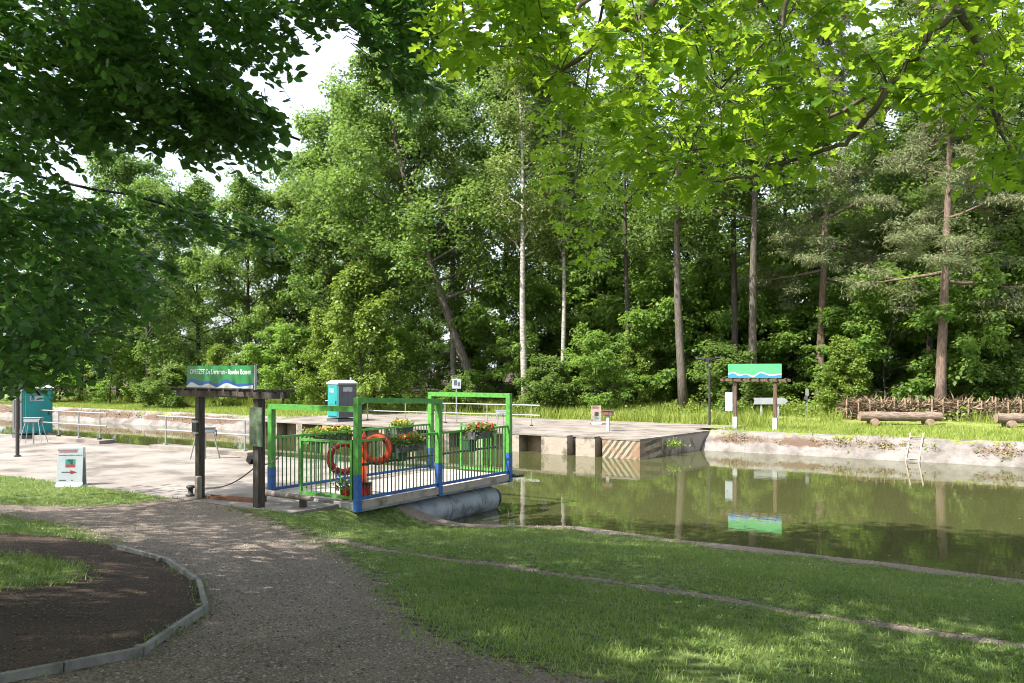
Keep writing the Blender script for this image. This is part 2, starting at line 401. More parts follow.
def masks(x, y):
    near = y < 25
    wd_ = np.where(segdist(EDGE, x, y, False) < .7, .3, 1.1)
    path = np.maximum(soft(PATH, x, y, wd_), np.clip(1.02 - segdist(TRAIL, x, y, False) / (.2 + .05 * np.sin(2.3 * x + 1.1 * y) + .03 * np.sin(7 * x)), 0, 1) * near)
    soil = soft(SOIL, x, y, .4)
    lip = np.clip((y - (shore(x) - .85 - .12 * np.sin(2.1 * x) - .06 * np.sin(5.3 * x))) / .3, 0, 1) * near * (x > -12.3)
    path = np.maximum(path, lip)
    grass = near * np.clip(1 - np.maximum(path, soil) * 1.15, 0, 1)
    grass = np.maximum(grass, soft(TUFT, x, y, .5))
    wild = (y > 25) * (1 - .85 * ss(47, 51, y))
    return path * near, grass, wild

def axis(pts):
    out = []
    for a, b, st in pts: out += list(np.arange(a, b, st))
    return np.array(out + [pts[-1][1]])
tx = axis([(-420, -60, 20), (-60, -28, 1), (-28, -20, .25), (-20, 10, .1), (10, 20, .4), (20, 60, 2), (60, 420, 30)])
ny = axis([(-300, -20, 20), (-20, 1, 1), (1, 18, .1), (18, 30, .8), (30, 38, .2), (38, 60, .8), (60, 120, 5), (120, 700, 40)])
X, Y = np.meshgrid(tx, ny, indexing='xy'); Z = G(X, Y)
nx_, ny_ = len(tx), len(ny)
idx = np.arange(nx_ * ny_).reshape(ny_, nx_)
F = np.stack([idx[:-1, :-1], idx[:-1, 1:], idx[1:, 1:], idx[1:, :-1]], -1).reshape(-1, 4)
gm = np_mesh('ground', np.stack([X, Y, Z], -1).reshape(-1, 3), F, smooth=True)
mp_, mg_, mw_ = masks(X, Y)
for nm, a in (('path', mp_), ('grass', mg_), ('wild', mw_)):
    at = gm.attributes.new(nm, 'FLOAT', 'POINT'); at.data.foreach_set('value', a.ravel().astype(np.float32))
tag(link('ground', gm, M_ground), 'grassy near bank with gravel path and the wooded far bank', 'ground', kind='structure')

wq = MB().add([(-420, 12, WZ), (420, 12, WZ), (420, 37, WZ), (-420, 37, WZ)], [(0, 1, 2, 3)])
tag(wq.build('canal_water', M_water), 'still murky green canal water reflecting trees', 'water', kind='structure')

# near quay: one concrete apron with a low step down into the water
qp = MB().prism([(-70, 11.0), (-12.3, 11.05), (-12.3, 12.35), (-14.55, 12.35), (-14.55, 18.2), (-70, 18.2)], -2.2, 0)
tag(qp.build('quay_pavement', M_conc), 'pale concrete quay apron beside the ferry', 'pavement', kind='structure')

# far quay: paved top, and its wall of blocks
fp = MB().prism([(-36.6, 30.56), (-18.6, 30.56), (-18.58, 30.41), (-17.34, 30.41), (-17.34, 30.9), (-16.9, 30.9), (-16.9, 30.41), (-16.06, 30.41), (-16.06, 30.9), (-15.72, 30.9), (-15.72, 30.4), (-14.05, 30.4), (-13.5, 36.7), (-13.2, 40.5), (-36.6, 40.5)], -.07, 0)
tag(fp.build('far_quay_pavement', M_conc), 'pale concrete platform across the canal', 'pavement', kind='structure')
fw = empty('quay_wall', (-17, 31.5, -1.0))
tag(fw, 'weathered concrete quay wall with slots and striped corner across the canal', 'quay wall')
def fblock(poly, m, name='wall_block'):
    b = MB().prism(poly, -2.0, -.072); return b.build(name, m, fw, True)
fblock([(-18.57, 30.42), (-17.32, 30.42), (-17.32, 31.6), (-18.57, 31.6)], M_conc2)
fblock([(-16.92, 30.42), (-16.04, 30.42), (-16.04, 31.6), (-16.92, 31.6)], M_conc2)
fblock([(-17.32, 30.95), (-16.92, 30.95), (-16.92, 31.6), (-17.32, 31.6)], M_barkD, 'slot_back')  # dark tone on both slot backs puts the recess shade into the colour
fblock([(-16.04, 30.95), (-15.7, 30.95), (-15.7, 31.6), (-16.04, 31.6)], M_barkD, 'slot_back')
fblock([(-15.7, 30.42), (-14.07, 30.42), (-13.91, 32.2), (-15.7, 32.2)], M_stripe)
fblock([(-13.912, 32.2), (-13.52, 36.7), (-14.6, 36.7), (-15.0, 32.2)], M_conc2, 'end_wall')
t_ = -20.2
while t_ > -36:
    fblock([(t_, 30.58), (t_ + .42, 30.58), (t_ + .42, 31.3), (t_, 31.3)], M_conc2, 'pier'); t_ -= 1.9
fblock([(-36.55, 31.3), (-18.6, 31.3), (-18.6, 31.6), (-36.55, 31.6)], M_brick, 'back_wall')
fblock([(-36.55, 30.6), (-35.9, 30.6), (-35.9, 31.28), (-36.55, 31.28)], M_brick, 'end_pier')

def revetment(name, t0, t1, label, n, crust=1.0):
    ts = np.linspace(t0, t1, n)
    prof = [(.25, .02, 0), (0.0, .015, .1), (-.22, -.06, .35), (-.42, -.22, .8), (-.62, -.34, 1.0), (-.74, -.42, .75), (-.86, -.55, .15), (-1.05, -.72, 0), (-1.3, -.98, 0), (-1.5, -1.3, 0)]
    V = []; A = []
    for t in ts:
        fe = float(far_edge(t)); q = .05 * math.sin(t * 1.3) + .04 * math.sin(t * 3.1 + 1)
        for k, (dy, z, a) in enumerate(prof):
            V.append((t, fe + dy + q * .6 + random.uniform(-.05, .05), z + (random.uniform(-.055, .055) if 1 < k < 7 else 0)))
            A.append(crust * a * (1.0 + .45 * math.sin(t * .55 + 1) + .3 * math.sin(t * 1.9)))
    m = len(prof); I = np.arange(len(V)).reshape(len(ts), m)
    Fq = np.stack([I[:-1, :-1], I[:-1, 1:], I[1:, 1:], I[1:, :-1]], -1).reshape(-1, 4)
    o = link(name, np_mesh(name, V, Fq, A), M_bank); tag(o, label, 'bank wall', 'sloping canal banks'); return o
revetment('canal_bank_wall', -13.53, 60, 'sloping crumbling stone canal bank below the log benches', 420)
revetment('canal_bank_wall', -120, -36.7, 'sloping stone canal bank beyond the metal quay railings', 260, 2.2)

# ------------------------------------------------------------------ leaves and trees
LEAF = {  # outline points along / across, fan faces
    'rhomb': (np.array([(0, 0, 0), (.5, .36, .06), (1, 0, -.04), (.5, -.36, .06)]), [(0, 2, 1), (0, 3, 2)]),
    'ovate': (np.array([(0, 0, 0), (.3, .3, .05), (.68, .27, .04), (1, 0, -.06), (.68, -.27, .04), (.3, -.3, .05)]), [(0, 5, 1), (1, 5, 4), (1, 4, 2), (2, 4, 3)]),
}
_o = [(0, .02), (.1, .06), (.19, .19), (.29, .23), (.33, .12), (.42, .15), (.48, .35), (.6, .37), (.61, .19), (.69, .19), (.78, .3), (.88, .25), (.9, .12), (1, .03)]
_ov = np.array([(x, y, .22 * abs(y) - .12 * x * x) for x, y in _o] + [(x, -y, .22 * abs(y) - .12 * x * x) for x, y in _o] + [(.5, 0, -.03), (.0, 0, 0), (1.0, 0, -.12)])
_of = []
for i in range(13):
    mid = 28
    _of.append((i, mid, i + 1)); _of.append((14 + i, 14 + i + 1, mid))
_of += [(29, mid, 0), (29, 14, mid), (13, mid, 30), (27, 30, mid)]
LEAF['oak'] = (_ov, _of)
def basis(N, D):
    N = N / (np.linalg.norm(N, axis=1, keepdims=True) + 1e-9)
    D = D - N * (D * N).sum(1, keepdims=True)
    D = D / (np.linalg.norm(D, axis=1, keepdims=True) + 1e-9)
    return D, np.cross(N, D), N
def leaves(name, C, N, D, size, shape='rhomb', wid=1.0, r=rng):
    """many leaves as one mesh: base points C, normals N, directions D"""
    sh, fs = LEAF[shape]; A, B, Cn = basis(N, D); k = len(sh); n = len(C)
    size = np.broadcast_to(np.asarray(size, float), (n,))
    V = C[:, None] + size[:, None, None] * (sh[None, :, 0:1] * A[:, None] + wid * sh[None, :, 1:2] * B[:, None] + sh[None, :, 2:3] * Cn[:, None])
    Fq = (np.array(fs)[None] + (np.arange(n) * k)[:, None, None]).reshape(-1, 3)
    return np_mesh(name, V.reshape(-1, 3), Fq, np.repeat(r.random(n), k))
def unit(n, r): 
    v = r.normal(size=(n, 3)); return v / np.linalg.norm(v, axis=1, keepdims=True)

def grow(seed, H, base, Rc, r0, nb, env, up0, up1, lean=(0, 0), nsec=6, per=60, lsize=.2, clump=.7, flat=.7, droop=.15, wob=.25, shape='rhomb', secl=.45, wid=1.0, lp=1.2):
    r = np.random.default_rng(seed); tb = MB(); cl = []
    def axis_pt(f):
        return np.array([lean[0] * f ** lp + wob * math.sin(f * 5 + seed), lean[1] * f ** lp + wob * math.cos(f * 4.3 + seed * 2) - wob * math.cos(seed * 2), f * H]) - np.array([wob * math.sin(seed), 0, 0])
    fs_ = np.linspace(0, 1, 12)
    tb.tube([axis_pt(f) for f in fs_], [r0 * (1.25 if f == 0 else 1) * (1 - .88 * f) for f in fs_], 9)
    for i in range(nb):
        f = base / H + (0.97 - base / H) * ((i + r.random() * .8) / nb)
        g = (f - base / H) / (1 - base / H)
        L = Rc * env(g) * r.uniform(.75, 1.15); az = i * 2.39996 + r.uniform(-.5, .5)
        el = up0 + (up1 - up0) * g + r.uniform(-.15, .15)
        p = axis_pt(f); d = np.array([math.cos(az) * math.cos(el), math.sin(az) * math.cos(el), math.sin(el)])
        pts = [p]; ns = 5
        for s in range(ns):
            d = d + r.normal(size=3) * .12 + np.array([0, 0, -droop * (s / ns)]); d /= np.linalg.norm(d)
            pts.append(pts[-1] + d * L / ns)
        rb = r0 * (1 - .85 * f) * .5
        tb.tube(pts, [rb * (1 - .8 * s / ns) for s in range(ns + 1)], 5, False)
        P = np.array(pts)
        for s in range(nsec):
            u = .3 + .7 * (s + r.random()) / nsec; j = min(int(u * ns), ns - 1); q = P[j] + (P[j + 1] - P[j]) * (u * ns - j)
            d2 = (P[j + 1] - P[j]) / (L / ns) * .7 + unit(1, r)[0] * .9; d2[2] += .1; d2 /= np.linalg.norm(d2)
            l2 = L * secl * (1.1 - .5 * u) * r.uniform(.7, 1.2)
            e = q + d2 * l2
            tb.tube([q, (q + e) / 2 + r.normal(size=3) * .05 * l2, e], [rb * .4, rb * .28, rb * .1], 4, False)
            cl.append((e, 1.0)); cl.append(((q + e) / 2 + r.normal(size=3) * .1, .8))
        cl.append((P[-1], 1.0))
    cc = np.array([c for c, _ in cl]); cs = np.array([s for _, s in cl]) * r.uniform(.6, 1.3, len(cl)) * clump
    n = len(cc) * per
    ci = np.repeat(np.arange(len(cc)), per)
    dirs = unit(n, r); rad = r.random(n) ** .45
    off = dirs * (rad * cs[ci])[:, None]; off[:, 2] *= flat
    C = cc[ci] + off
    Nn = dirs * .55 + np.array([0, 0, .75]) + r.normal(size=(n, 3)) * .45
    me = leaves('crown', C, Nn, unit(n, r) + dirs * .5 - np.array([0, 0, .3]), lsize * r.uniform(.6, 1.3, n), shape, wid, r)
    return tb.mesh('trunk', smooth=True), me
round_env = lambda g: .55 + .75 * math.sin(math.pi * (g * .85 + .12)) - .25 * g
tall_env = lambda g: .6 + .5 * math.sin(math.pi * (g * .9 + .05)) - .3 * g
cone_env = lambda g: 1.05 - .75 * g
bush_env = lambda g: 1.0 - .55 * g * g

PROTO = {
    'maple': (grow(1, 20, 6.4, 5.6, .34, 30, round_env, .25, 1.0, (-6.2, 0), lp=.8, nsec=8, per=80, lsize=.24, clump=.95), M_bark, M_leafA),
    'broad': (grow(2, 19, 3.4, 5.2, .26, 28, round_env, .25, 1.0, (.6, .3), nsec=8, per=80, lsize=.24, clump=.95), M_barkD, M_leafA),
    'tall': (grow(3, 25, 9.5, 4.6, .27, 22, tall_env, .15, .9, (-.5, .2), per=55, lsize=.24, clump=.9), M_bark, M_leafD),
    'tallb': (grow(8, 25, 8.5, 4.2, .24, 20, tall_env, .2, .9, (.5, .2), per=55, lsize=.24, clump=.9, wob=.15), M_barkD, M_leafD),
    'birch': (grow(4, 22, 8.5, 3.6, .23, 24, tall_env, .55, 1.15, (-1.0, 0), nsec=7, per=55, lsize=.19, clump=.8, droop=.3), M_birch, M_leafB),
    'pine': (grow(5, 23, 6.6, 4.2, .28, 24, cone_env, -.02, .5, (.7, 0), nsec=9, per=130, lsize=.24, clump=.85, flat=.24, wob=.12, wid=.22), M_pine, M_needle),
    'dense': (grow(6, 15, 1.2, 4.6, .2, 28, round_env, .2, .9, (.3, 0), nsec=7, per=80, lsize=.24, clump=.9), M_barkD, M_leafD),
    'shrub': (grow(7, 7.5, .3, 2.6, .08, 26, bush_env, .55, 1.2, (.1, .1), nsec=5, per=60, lsize=.2, clump=.5), M_barkD, M_leafH),
    'sapling': (grow(9, 5.5, .5, 2.6, .06, 18, round_env, .15, .8, (.2, 0), nsec=5, per=60, lsize=.2, clump=.55, flat=.45), M_barkD, M_leafS),
    'bush': (grow(10, 3.0, .15, 1.9, .04, 20, bush_env, .3, 1.1, (.1, 0), nsec=5, per=50, lsize=.16, clump=.42), M_barkD, M_leafD),
}
def plant(kind, name, cat, label, px, d, s=1.0, rz=0.0, sz=None, group=None, tilt=None):
    (tm, cm), bm, lm = PROTO[kind]
    p = pd(px, d)
    e = empty(name, (p[0], p[1], gz(*p) - .05), rz); e.scale = (s, s, sz or s)
    if tilt: e.rotation_euler = (tilt[0], tilt[1], rz)
    link('trunk', tm, bm, e); link('crown', cm, lm, e)
    return tag(e, label, cat, group)

FW = 'trees along the edge of the far wood'
V = TH   # a prototype leaning along its own -x leans to the left of the view at this turn
trees = [
 ('maple', 'maple_tree', 'tree', 'big spreading broadleaf tree whose brown trunk leans left over the ferry', 484, 57, 1.05, V, 1.1),
 ('broad', 'maple_tree', 'tree', 'rounded bright green tree standing left of the leaning trunk', 372, 62, .98, 1.0, 1.05),
 ('birch', 'birch_tree', 'tree', 'tall pale trunked birch with loose light crown behind the ferry', 526, 53, 1.03, V, 1.08),
 ('birch', 'birch_tree', 'tree', 'slimmer pale birch just right of the tall birch', 561, 54, .72, 2.4, 1.05),
 ('tallb', 'forest_tree', 'tree', 'thin dark trunk in the gap right of the two birches', 629, 52, .75, 1.9, 1.0),
 ('tall', 'forest_tree', 'tree', 'straight grey brown trunk above the black lamp post, slightly leaning left', 684, 49, 1.0, V, 1.0),
 ('tallb', 'forest_tree', 'tree', 'dark trunk just left of the grey trunk behind the far sign', 735, 51, 1.0, .4, 1.0),
 ('tall', 'forest_tree', 'tree', 'grey trunk rising right behind the far green sign', 754, 48.5, .95, V + 1.0, 1.05),
 ('pine', 'pine_tree', 'tree', 'reddish pine trunk between the far sign and the log benches', 819, 49.5, .95, V, 1.1),
 ('pine', 'pine_tree', 'tree', 'tall pine with layered grey green needles behind the stake fence', 940, 43.5, 1.0, V, 1.0),
 ('tallb', 'forest_tree', 'tree', 'dark trunk close behind the layered pine', 931, 52, 1.0, 2.2, 1.0),
 ('broad', 'forest_tree', 'tree', 'leafy tree at the right edge beyond the second log bench', 1035, 50, .95, .3, 1.0),
 ('tall', 'forest_tree', 'tree', 'tall green tree between the reddish pine and the layered pine', 880, 60, 1.0, 1.2, 1.0),
 ('broad', 'forest_tree', 'tree', 'leafy tree with bare lower trunk behind the near green sign', 254, 67, .78, 2.2, .86),
 ('broad', 'forest_tree', 'tree', 'tree with thick dark trunk on the far bank between sandwich board and near sign', 148, 66, .72, .7, .85),
 ('broad', 'forest_tree', 'tree', 'rounded yellowish green tree top against the sky above the near sign', 200, 78, .95, 3.3, .95),
 ('dense', 'forest_tree', 'tree', 'dense dark tree directly left of the right toilet cabin', 300, 68, .95, 1.1, 1.1),
 ('broad', 'forest_tree', 'tree', 'tree top beside the sky gap, left of the big leaning tree', 322, 76, 1.0, 4.0, 1.1),
 ('dense', 'forest_tree', 'tree', 'dark bushy tree on the far bank behind the left toilet cabin', 80, 74, 1.0, 1.9, 1.1),
 ('dense', 'forest_tree', 'tree', 'dark bushy tree at the far left edge behind the hanging beech leaves', -20, 78, 1.05, .9, 1.2),
 ('birch', 'birch_tree', 'tree', 'light airy tree crown behind the big leaning tree', 455, 66, 1.2, .9, 1.12),
 ('broad', 'forest_tree', 'tree', 'full green crown filling the space behind both birches', 590, 68, 1.1, 2.0, 1.2),
 ('broad', 'forest_tree', 'tree', 'tall full crown behind the gap between leaning tree and tall birch', 498, 66, 1.15, 5.1, 1.32),
 ('broad', 'forest_tree', 'tree', 'tall rounded crown at the right side of the sky gap', 352, 70, 1.05, 2.9, 1.22),
 ('broad', 'forest_tree', 'tree', 'broad crown behind the hanging beech branch left of the near sign', 120, 74, .95, 1.4, 1.08),
]
for k in trees: plant(*k[:4], k[4], k[5], k[6], k[7], k[8], FW)
# the depth of the wood behind them: nothing tells these apart
for n0, st, kinds in ((62, 78, ('tallb', 'tall', 'broad')), (76, 78, ('broad', 'tallb', 'dense')), (92, 84, ('broad', 'tall', 'broad'))):
    px = 560 if n0 < 70 else -60
    i = 0
    while px < 1120:
        k = (px - 512) / FPX; d = n0 / (.55 * k + .835)
        if px > 470 or d < 150:
            h = (.82 if px < 330 else 1.0)
            plant(kinds[i % 3], 'forest_tree', 'tree', 'green tree standing deep in the wood behind the front trunks', px + random.uniform(-14, 14), d * random.uniform(.96, 1.04),
                  random.uniform(.9, 1.1) * h, random.uniform(0, 6.28), random.uniform(.9, 1.05) * h, 'trees deep in the wood')
        px += st; i += 1
shr = [
 ('shrub', 'hazel_shrub', 'tall bright light green shrub below the big leaning tree', 362, 53.5, 1.05, .5, 1.12),
 ('shrub', 'hazel_shrub', 'light green shrub just behind the right toilet cabin', 325, 57, .8, 2.0, .8),
 ('sapling', 'sapling', 'layered dark green sapling beside the bright hazel shrub', 402, 58, .9, .2, .9),
 ('bush', 'bush', 'low dark bush at the foot of the leaning trunk', 455, 53, .7, .9, .6),
 ('bush', 'bush', 'rounded low bush between the two birch trunks', 543, 51, 1.1, 1.8, .9),
 ('sapling', 'sapling', 'dense green bush right of the slim birch', 592, 50, .85, 2.9, .8),
 ('shrub', 'hazel_shrub', 'upright leafy shrub above the far sandwich board', 640, 52, .6, .3, .62),
 ('sapling', 'sapling', 'spreading understorey tree left of the black lamp post', 650, 56, 1.3, 1.5, 1.5),
 ('sapling', 'sapling', 'broad layered understorey tree behind the white arrow sign', 795, 51.5, 1.1, 2.1, .95),
 ('shrub', 'hazel_shrub', 'arching light green shrub left of the first log bench', 846, 44.8, .62, 1.3, .5),
 ('sapling', 'sapling', 'leafy understorey tree left of the layered pine', 890, 47, 1.2, .6, 1.25),
 ('bush', 'bush', 'dark bush behind the stake fence right of the pine trunk', 975, 46, 1.3, .6, 1.2),
 ('sapling', 'sapling', 'understorey tree at the right edge above the stake fence', 1010, 48, 1.3, 3.6, 1.4),
 ('bush', 'bush', 'low bush behind the far green sign', 728, 48, 1.2, 2.4, 1.0),
 ('sapling', 'sapling', 'tall sapling in the shade between the dark trunk and the reddish pine', 780, 58, 1.6, .9, 1.7),
 ('sapling', 'sapling', 'sapling deep in shade between birches and lamp post', 610, 60, 1.6, 4.0, 1.8),
 ('sapling', 'sapling', 'sapling in shade right of the straight grey brown trunk', 712, 57, 1.5, 5.0, 1.6),
 ('sapling', 'sapling', 'sapling under the reddish pine', 838, 57, 1.5, 1.0, 1.6),
 ('sapling', 'sapling', 'sunlit sapling between the thin dark trunk and the straight grey brown trunk', 655, 53.5, 1.2, 2.7, 1.4),
 ('sapling', 'sapling', 'sunlit sapling filling the gap left of the reddish pine', 786, 53, 1.1, 4.7, 1.4),
 ('sapling', 'sapling', 'sunlit sapling filling the gap right of the reddish pine', 868, 50, 1.0, 5.6, 1.3),
 ('sapling', 'sapling', 'sunlit sapling right of the layered pine trunk', 985, 45.5, 1.15, 1.1, 1.35),
 ('sapling', 'sapling', 'sunlit sapling between the straight grey brown trunk and the dark trunk', 711, 54, 1.0, 3.3, 1.4),
 ('shrub', 'hazel_shrub', 'green shrub on the far bank behind the near sign board', 222, 62, .6, .7, .55),
 ('bush', 'bush', 'low light bush on the far bank left of the near sign posts', 168, 60, 1.1, .1, .8),
 ('sapling', 'sapling', 'understorey tree on the far bank right of the near sign', 285, 60, 1.0, 1.7, .95),
 ('sapling', 'sapling', 'shaded understorey tree on the far bank above the left railing', 110, 68, 1.2, 3.0, 1.1),
 ('bush', 'bush', 'bush on the far bank behind the left toilet cabin', 30, 70, 1.6, 2.0, 1.3),
 ('sapling', 'sapling', 'understorey tree behind the pale birch trunk', 505, 58, 1.3, 2.0, 1.4),
]
for k in shr: plant(k[0], k[1], 'shrub' if k[0] != 'sapling' else 'sapling', k[2], k[3], k[4], k[5], k[6], k[7], 'shrubs and saplings along the far bank')
for i, px in enumerate(range(-40, 1120, 34)):
    k = (px - 512) / FPX; n0 = 53 + (i * 37 % 29); d = n0 / (.55 * k + .835)
    plant(('sapling', 'bush', 'sapling', 'shrub')[i % 4], 'undergrowth_bush', 'bush', 'shaded undergrowth bush deep in the wood behind the front trunks', px + random.uniform(-9, 9), d,
          random.uniform(1.0, 1.5), random.uniform(0, 6), random.uniform(.8, 1.3), 'undergrowth bushes in the wood')

# ------------------------------------------------------------------ the beech on the left and the oak overhead
SHIFT = (-SUN.x / SUN.z, -SUN.y / SUN.z)       # how far a shadow moves for each metre it falls
def shade_ok(P):
    """high foliage only where its shade falls on ground that lies in shade"""
    ts = P[:, 0] + SHIFT[0] * P[:, 2]; ns = P[:, 1] + SHIFT[1] * P[:, 2]
    lim = 11.7 + 1.8 * ss(-18.5, -16.0, ts) + 6.2 * ss(-12.5, -9.5, ts)
    stray = (np.sin(P[:, 0] * 12.9898 + P[:, 1] * 78.233) * 43758.5453) % 1 < .10      # a few unseen clumps let through so their shade dapples the quay
    return (ns < lim) | (stray & (ns < 16.5) & (ts < -16.5))
def above_view(P, m=1.2):
    d = P[:, 0] * FX + P[:, 1] * FY
    cx = P[:, 0] * RX + P[:, 1] * RY
    return (P[:, 2] > EYE + (.436) * np.maximum(d, 0) + m) | (d < -1) | (np.abs(cx) > np.maximum(d, 0) * .605 + 1.5)
def poly_sample(poly, n, d0, d1, r):
    P = np.array(poly, float); out = []
    while len(out) < n:
        q = P.min(0) + r.random((n * 2, 2)) * (P.max(0) - P.min(0))
        q = q[inpoly([tuple(a) for a in poly], q[:, 0], q[:, 1])]; out += list(q)
    q = np.array(out[:n]); d = r.uniform(d0, d1, n)
    xy = np.array([pd(a, b) for a, b in zip(q[:, 0], d)])
    return np.column_stack([xy, EYE + (HOR - q[:, 1]) / FPX * d])

def limb(mb, pts, r0, r1, seg=6):
    pts = [np.array(p, float) for p in pts]; out = []
    for i in range(len(pts) - 1):
        for k in range(4): out.append(pts[i] + (pts[i + 1] - pts[i]) * k / 4 + rng.normal(size=3) * min(.012, r0 * .35 + .004))
    out.append(pts[-1]); n = len(out)
    mb.tube(out, [r0 + (r1 - r0) * (i / (n - 1)) ** .8 for i in range(n)], seg)
def pxd(px, py, d):
    p = pd(px, d); return np.array([p[0], p[1], EYE + (HOR - py) / FPX * d])

def leaf_parts(parent, C, N, D, size, shape, m, count, lim=(20, 1004, 4, 420)):
    """the leaves that show largest become leaf objects of their own; returns which"""
    d = C[:, 0] * FX + C[:, 1] * FY; cx = C[:, 0] * RX + C[:, 1] * RY
    px = 512 + FPX * cx / np.maximum(d, .1); py = HOR - FPX * (C[:, 2] - EYE) / np.maximum(d, .1)
    ok = (d > 1) & (px > lim[0]) & (px < lim[1]) & (py > lim[2]) & (py < lim[3])
    sc = np.where(ok, size / np.maximum(d, .1), 0); pick = np.argsort(-sc)[:count]
    sh, fs = LEAF[shape]
    mes = []
    for q in range(6):
        me = np_mesh('leaf', sh, np.array(fs), np.full(len(sh), (q + .5) / 6)); me.materials.append(m); mes.append(me)
    A, B, Cn = basis(N[pick], D[pick])
    for j, i in enumerate(pick):
        M = Matrix(((A[j][0], B[j][0], Cn[j][0], C[i][0] - parent.location.x), (A[j][1], B[j][1], Cn[j][1], C[i][1] - parent.location.y), (A[j][2], B[j][2], Cn[j][2], C[i][2] - parent.location.z), (0, 0, 0, 1)))
        o = bpy.data.objects.new('leaf', mes[j % 6]); COL.objects.link(o); o.parent = parent
        o.matrix_basis = M @ Matrix.Scale(float(size[i]), 4)
    keep = np.ones(len(C), bool); keep[pick] = False
    return keep

def sprays(P, Dv, L, K, r, lsz):
    """flat beech sprays: a twig with two ranks of leaves"""
    n = len(P); Dv = Dv / np.linalg.norm(Dv, axis=1, keepdims=True)
    up = np.array([0, 0, 1.0]) + r.normal(size=(n, 3)) * .35
    A, B, U = basis(up, Dv); A = Dv
    s = (np.arange(K) + .5) / K; sg = np.where(np.arange(K) % 2 == 0, 1, -1)
    C = P[:, None] + A[:, None] * (s[None, :, None] * L[:, None, None]) - np.array([0, 0, 1.0]) * ((s ** 2)[None, :, None] * (.22 * L)[:, None, None])
    C = C + r.normal(size=C.shape) * .02
    D = A[:, None] * .65 + B[:, None] * sg[None, :, None] * .85 - np.array([0, 0, .25]) + r.normal(size=C.shape) * .18
    Nn = U[:, None] + r.normal(size=C.shape) * .38
    return C.reshape(-1, 3), Nn.reshape(-1, 3), D.reshape(-1, 3), lsz * r.uniform(.7, 1.2, n * K)

bx = c2w(-8.6, 3.6)
beech = empty('beech_tree', (bx[0], bx[1], gz(*bx) - .05))
tag(beech, 'dark beech hanging its branches into the upper left of the view', 'tree')
r = np.random.default_rng(21)
bt = MB(); b0 = np.array([bx[0], bx[1], gz(*bx) - .1])
bt.tube([b0, b0 + (0, 0, .5), b0 + (.1, 0, 3), b0 + (.2, .2, 7), b0 + (0, .3, 12), b0 + (.2, .4, 17)], [.62, .48, .42, .36, .22, .08], 14)
for pts, ra in (
    ([b0 + (.1, 0, 4.2), pxd(-160, 40, 7.5), pxd(40, 60, 8.0), pxd(180, 95, 8.2), pxd(300, 140, 8.4)], .045),
    ([b0 + (.1, .1, 5.0), pxd(-100, -160, 7), pxd(150, -80, 7.3), pxd(320, -10, 7.4), pxd(430, 60, 7.2)], .05),
    ([b0 + (.1, 0, 3.4), pxd(-150, 140, 8.5), pxd(0, 170, 9), pxd(130, 195, 9.3), pxd(275, 240, 9.2)], .022),
    ([b0 + (.1, 0, 3.0), pxd(-150, 200, 9), pxd(-20, 250, 9.5), pxd(90, 330, 9.6)], .03),
    ([b0 + (.1, 0, 2.8), pxd(-200, 250, 7), pxd(-40, 310, 7.6), pxd(40, 395, 7.8)], .025),
    ([b0 + (.2, .2, 6.5), b0 + (4, 1.5, 9), b0 + (7.5, 2, 10)], .14), ([b0 + (.2, .2, 7.5), b0 + (1, -4, 10), b0 + (2, -7, 11.5)], .12),
    ([b0 + (.1, .3, 8), b0 + (-4, 1, 11), b0 + (-6, 1, 13)], .12), ([b0 + (.1, .3, 9), b0 + (3, -2, 13), b0 + (5, -3, 15)], .1)):
    limb(bt, pts, ra, .012)
regs = [  # outline of a hanging mass, sprays, nearest and farthest
    ([(-40, -20), (120, -20), (150, 90), (110, 140), (60, 150), (-40, 200)], 330, 7.0, 10.5),
    ([(-40, 180), (70, 190), (120, 240), (165, 300), (120, 335), (80, 365), (30, 372), (-40, 380)], 290, 7.2, 10.5),
    ([(-40, 300), (45, 310), (60, 350), (25, 375), (-40, 385)], 36, 6.5, 8),
    ([(100, -20), (440, -20), (432, 30), (400, 30), (340, 18), (318, 25), (285, 45), (255, 70), (235, 110), (150, 120), (100, 100)], 225, 6.4, 8.6),
    ([(380, -10), (445, -10), (440, 62), (412, 92), (385, 80), (365, 30)], 55, 6.4, 7.6),
    ([(150, 90), (262, 95), (280, 118), (258, 140), (243, 158), (200, 150), (160, 142)], 85, 7.0, 8.6),
    ([(60, 95), (150, 100), (150, 135), (110, 142), (60, 132)], 45, 7.0, 9.5),
    ([(75, 195), (170, 200), (285, 228), (270, 242), (180, 235), (80, 222)], 34, 8.6, 9.6),
    ([(110, 195), (175, 270), (150, 310), (100, 300)], 34, 8.6, 10.5),
]
Ps = np.concatenate([poly_sample(p, n, a, b, r) for p, n, a, b in regs])
n = len(Ps); right = np.array([RX, RY, 0]); fwd = np.array([FX, FY, 0])
Dv = right * r.normal(.75, .45, (n, 1)) + fwd * r.normal(.1, .6, (n, 1)) + np.array([0, 0, 1.0]) * r.normal(-.32, .25, (n, 1))
L = r.uniform(.35, .75, n)
P0 = Ps - Dv / np.linalg.norm(Dv, axis=1, keepdims=True) * (L * .6)[:, None]
C, N_, D_, sz = sprays(P0, Dv, L, 22, r, .092)
tw = MB()
for i in range(n):
    a = P0[i]; d = Dv[i] / np.linalg.norm(Dv[i]); a0 = a - d * .06 + np.array([0, 0, .01])
    tw.tube([a0, a, a + d * L[i] - np.array([0, 0, .2 * L[i]])], [.005, .004, .002], 3, False)
keep = leaf_parts(beech, C, N_, D_, sz, 'ovate', M_beech, 280)
bt.build('trunk', M_barkD, beech, True, smooth=True)
tw.build('twigs', M_barkD, beech, True)['kind'] = 'stuff'
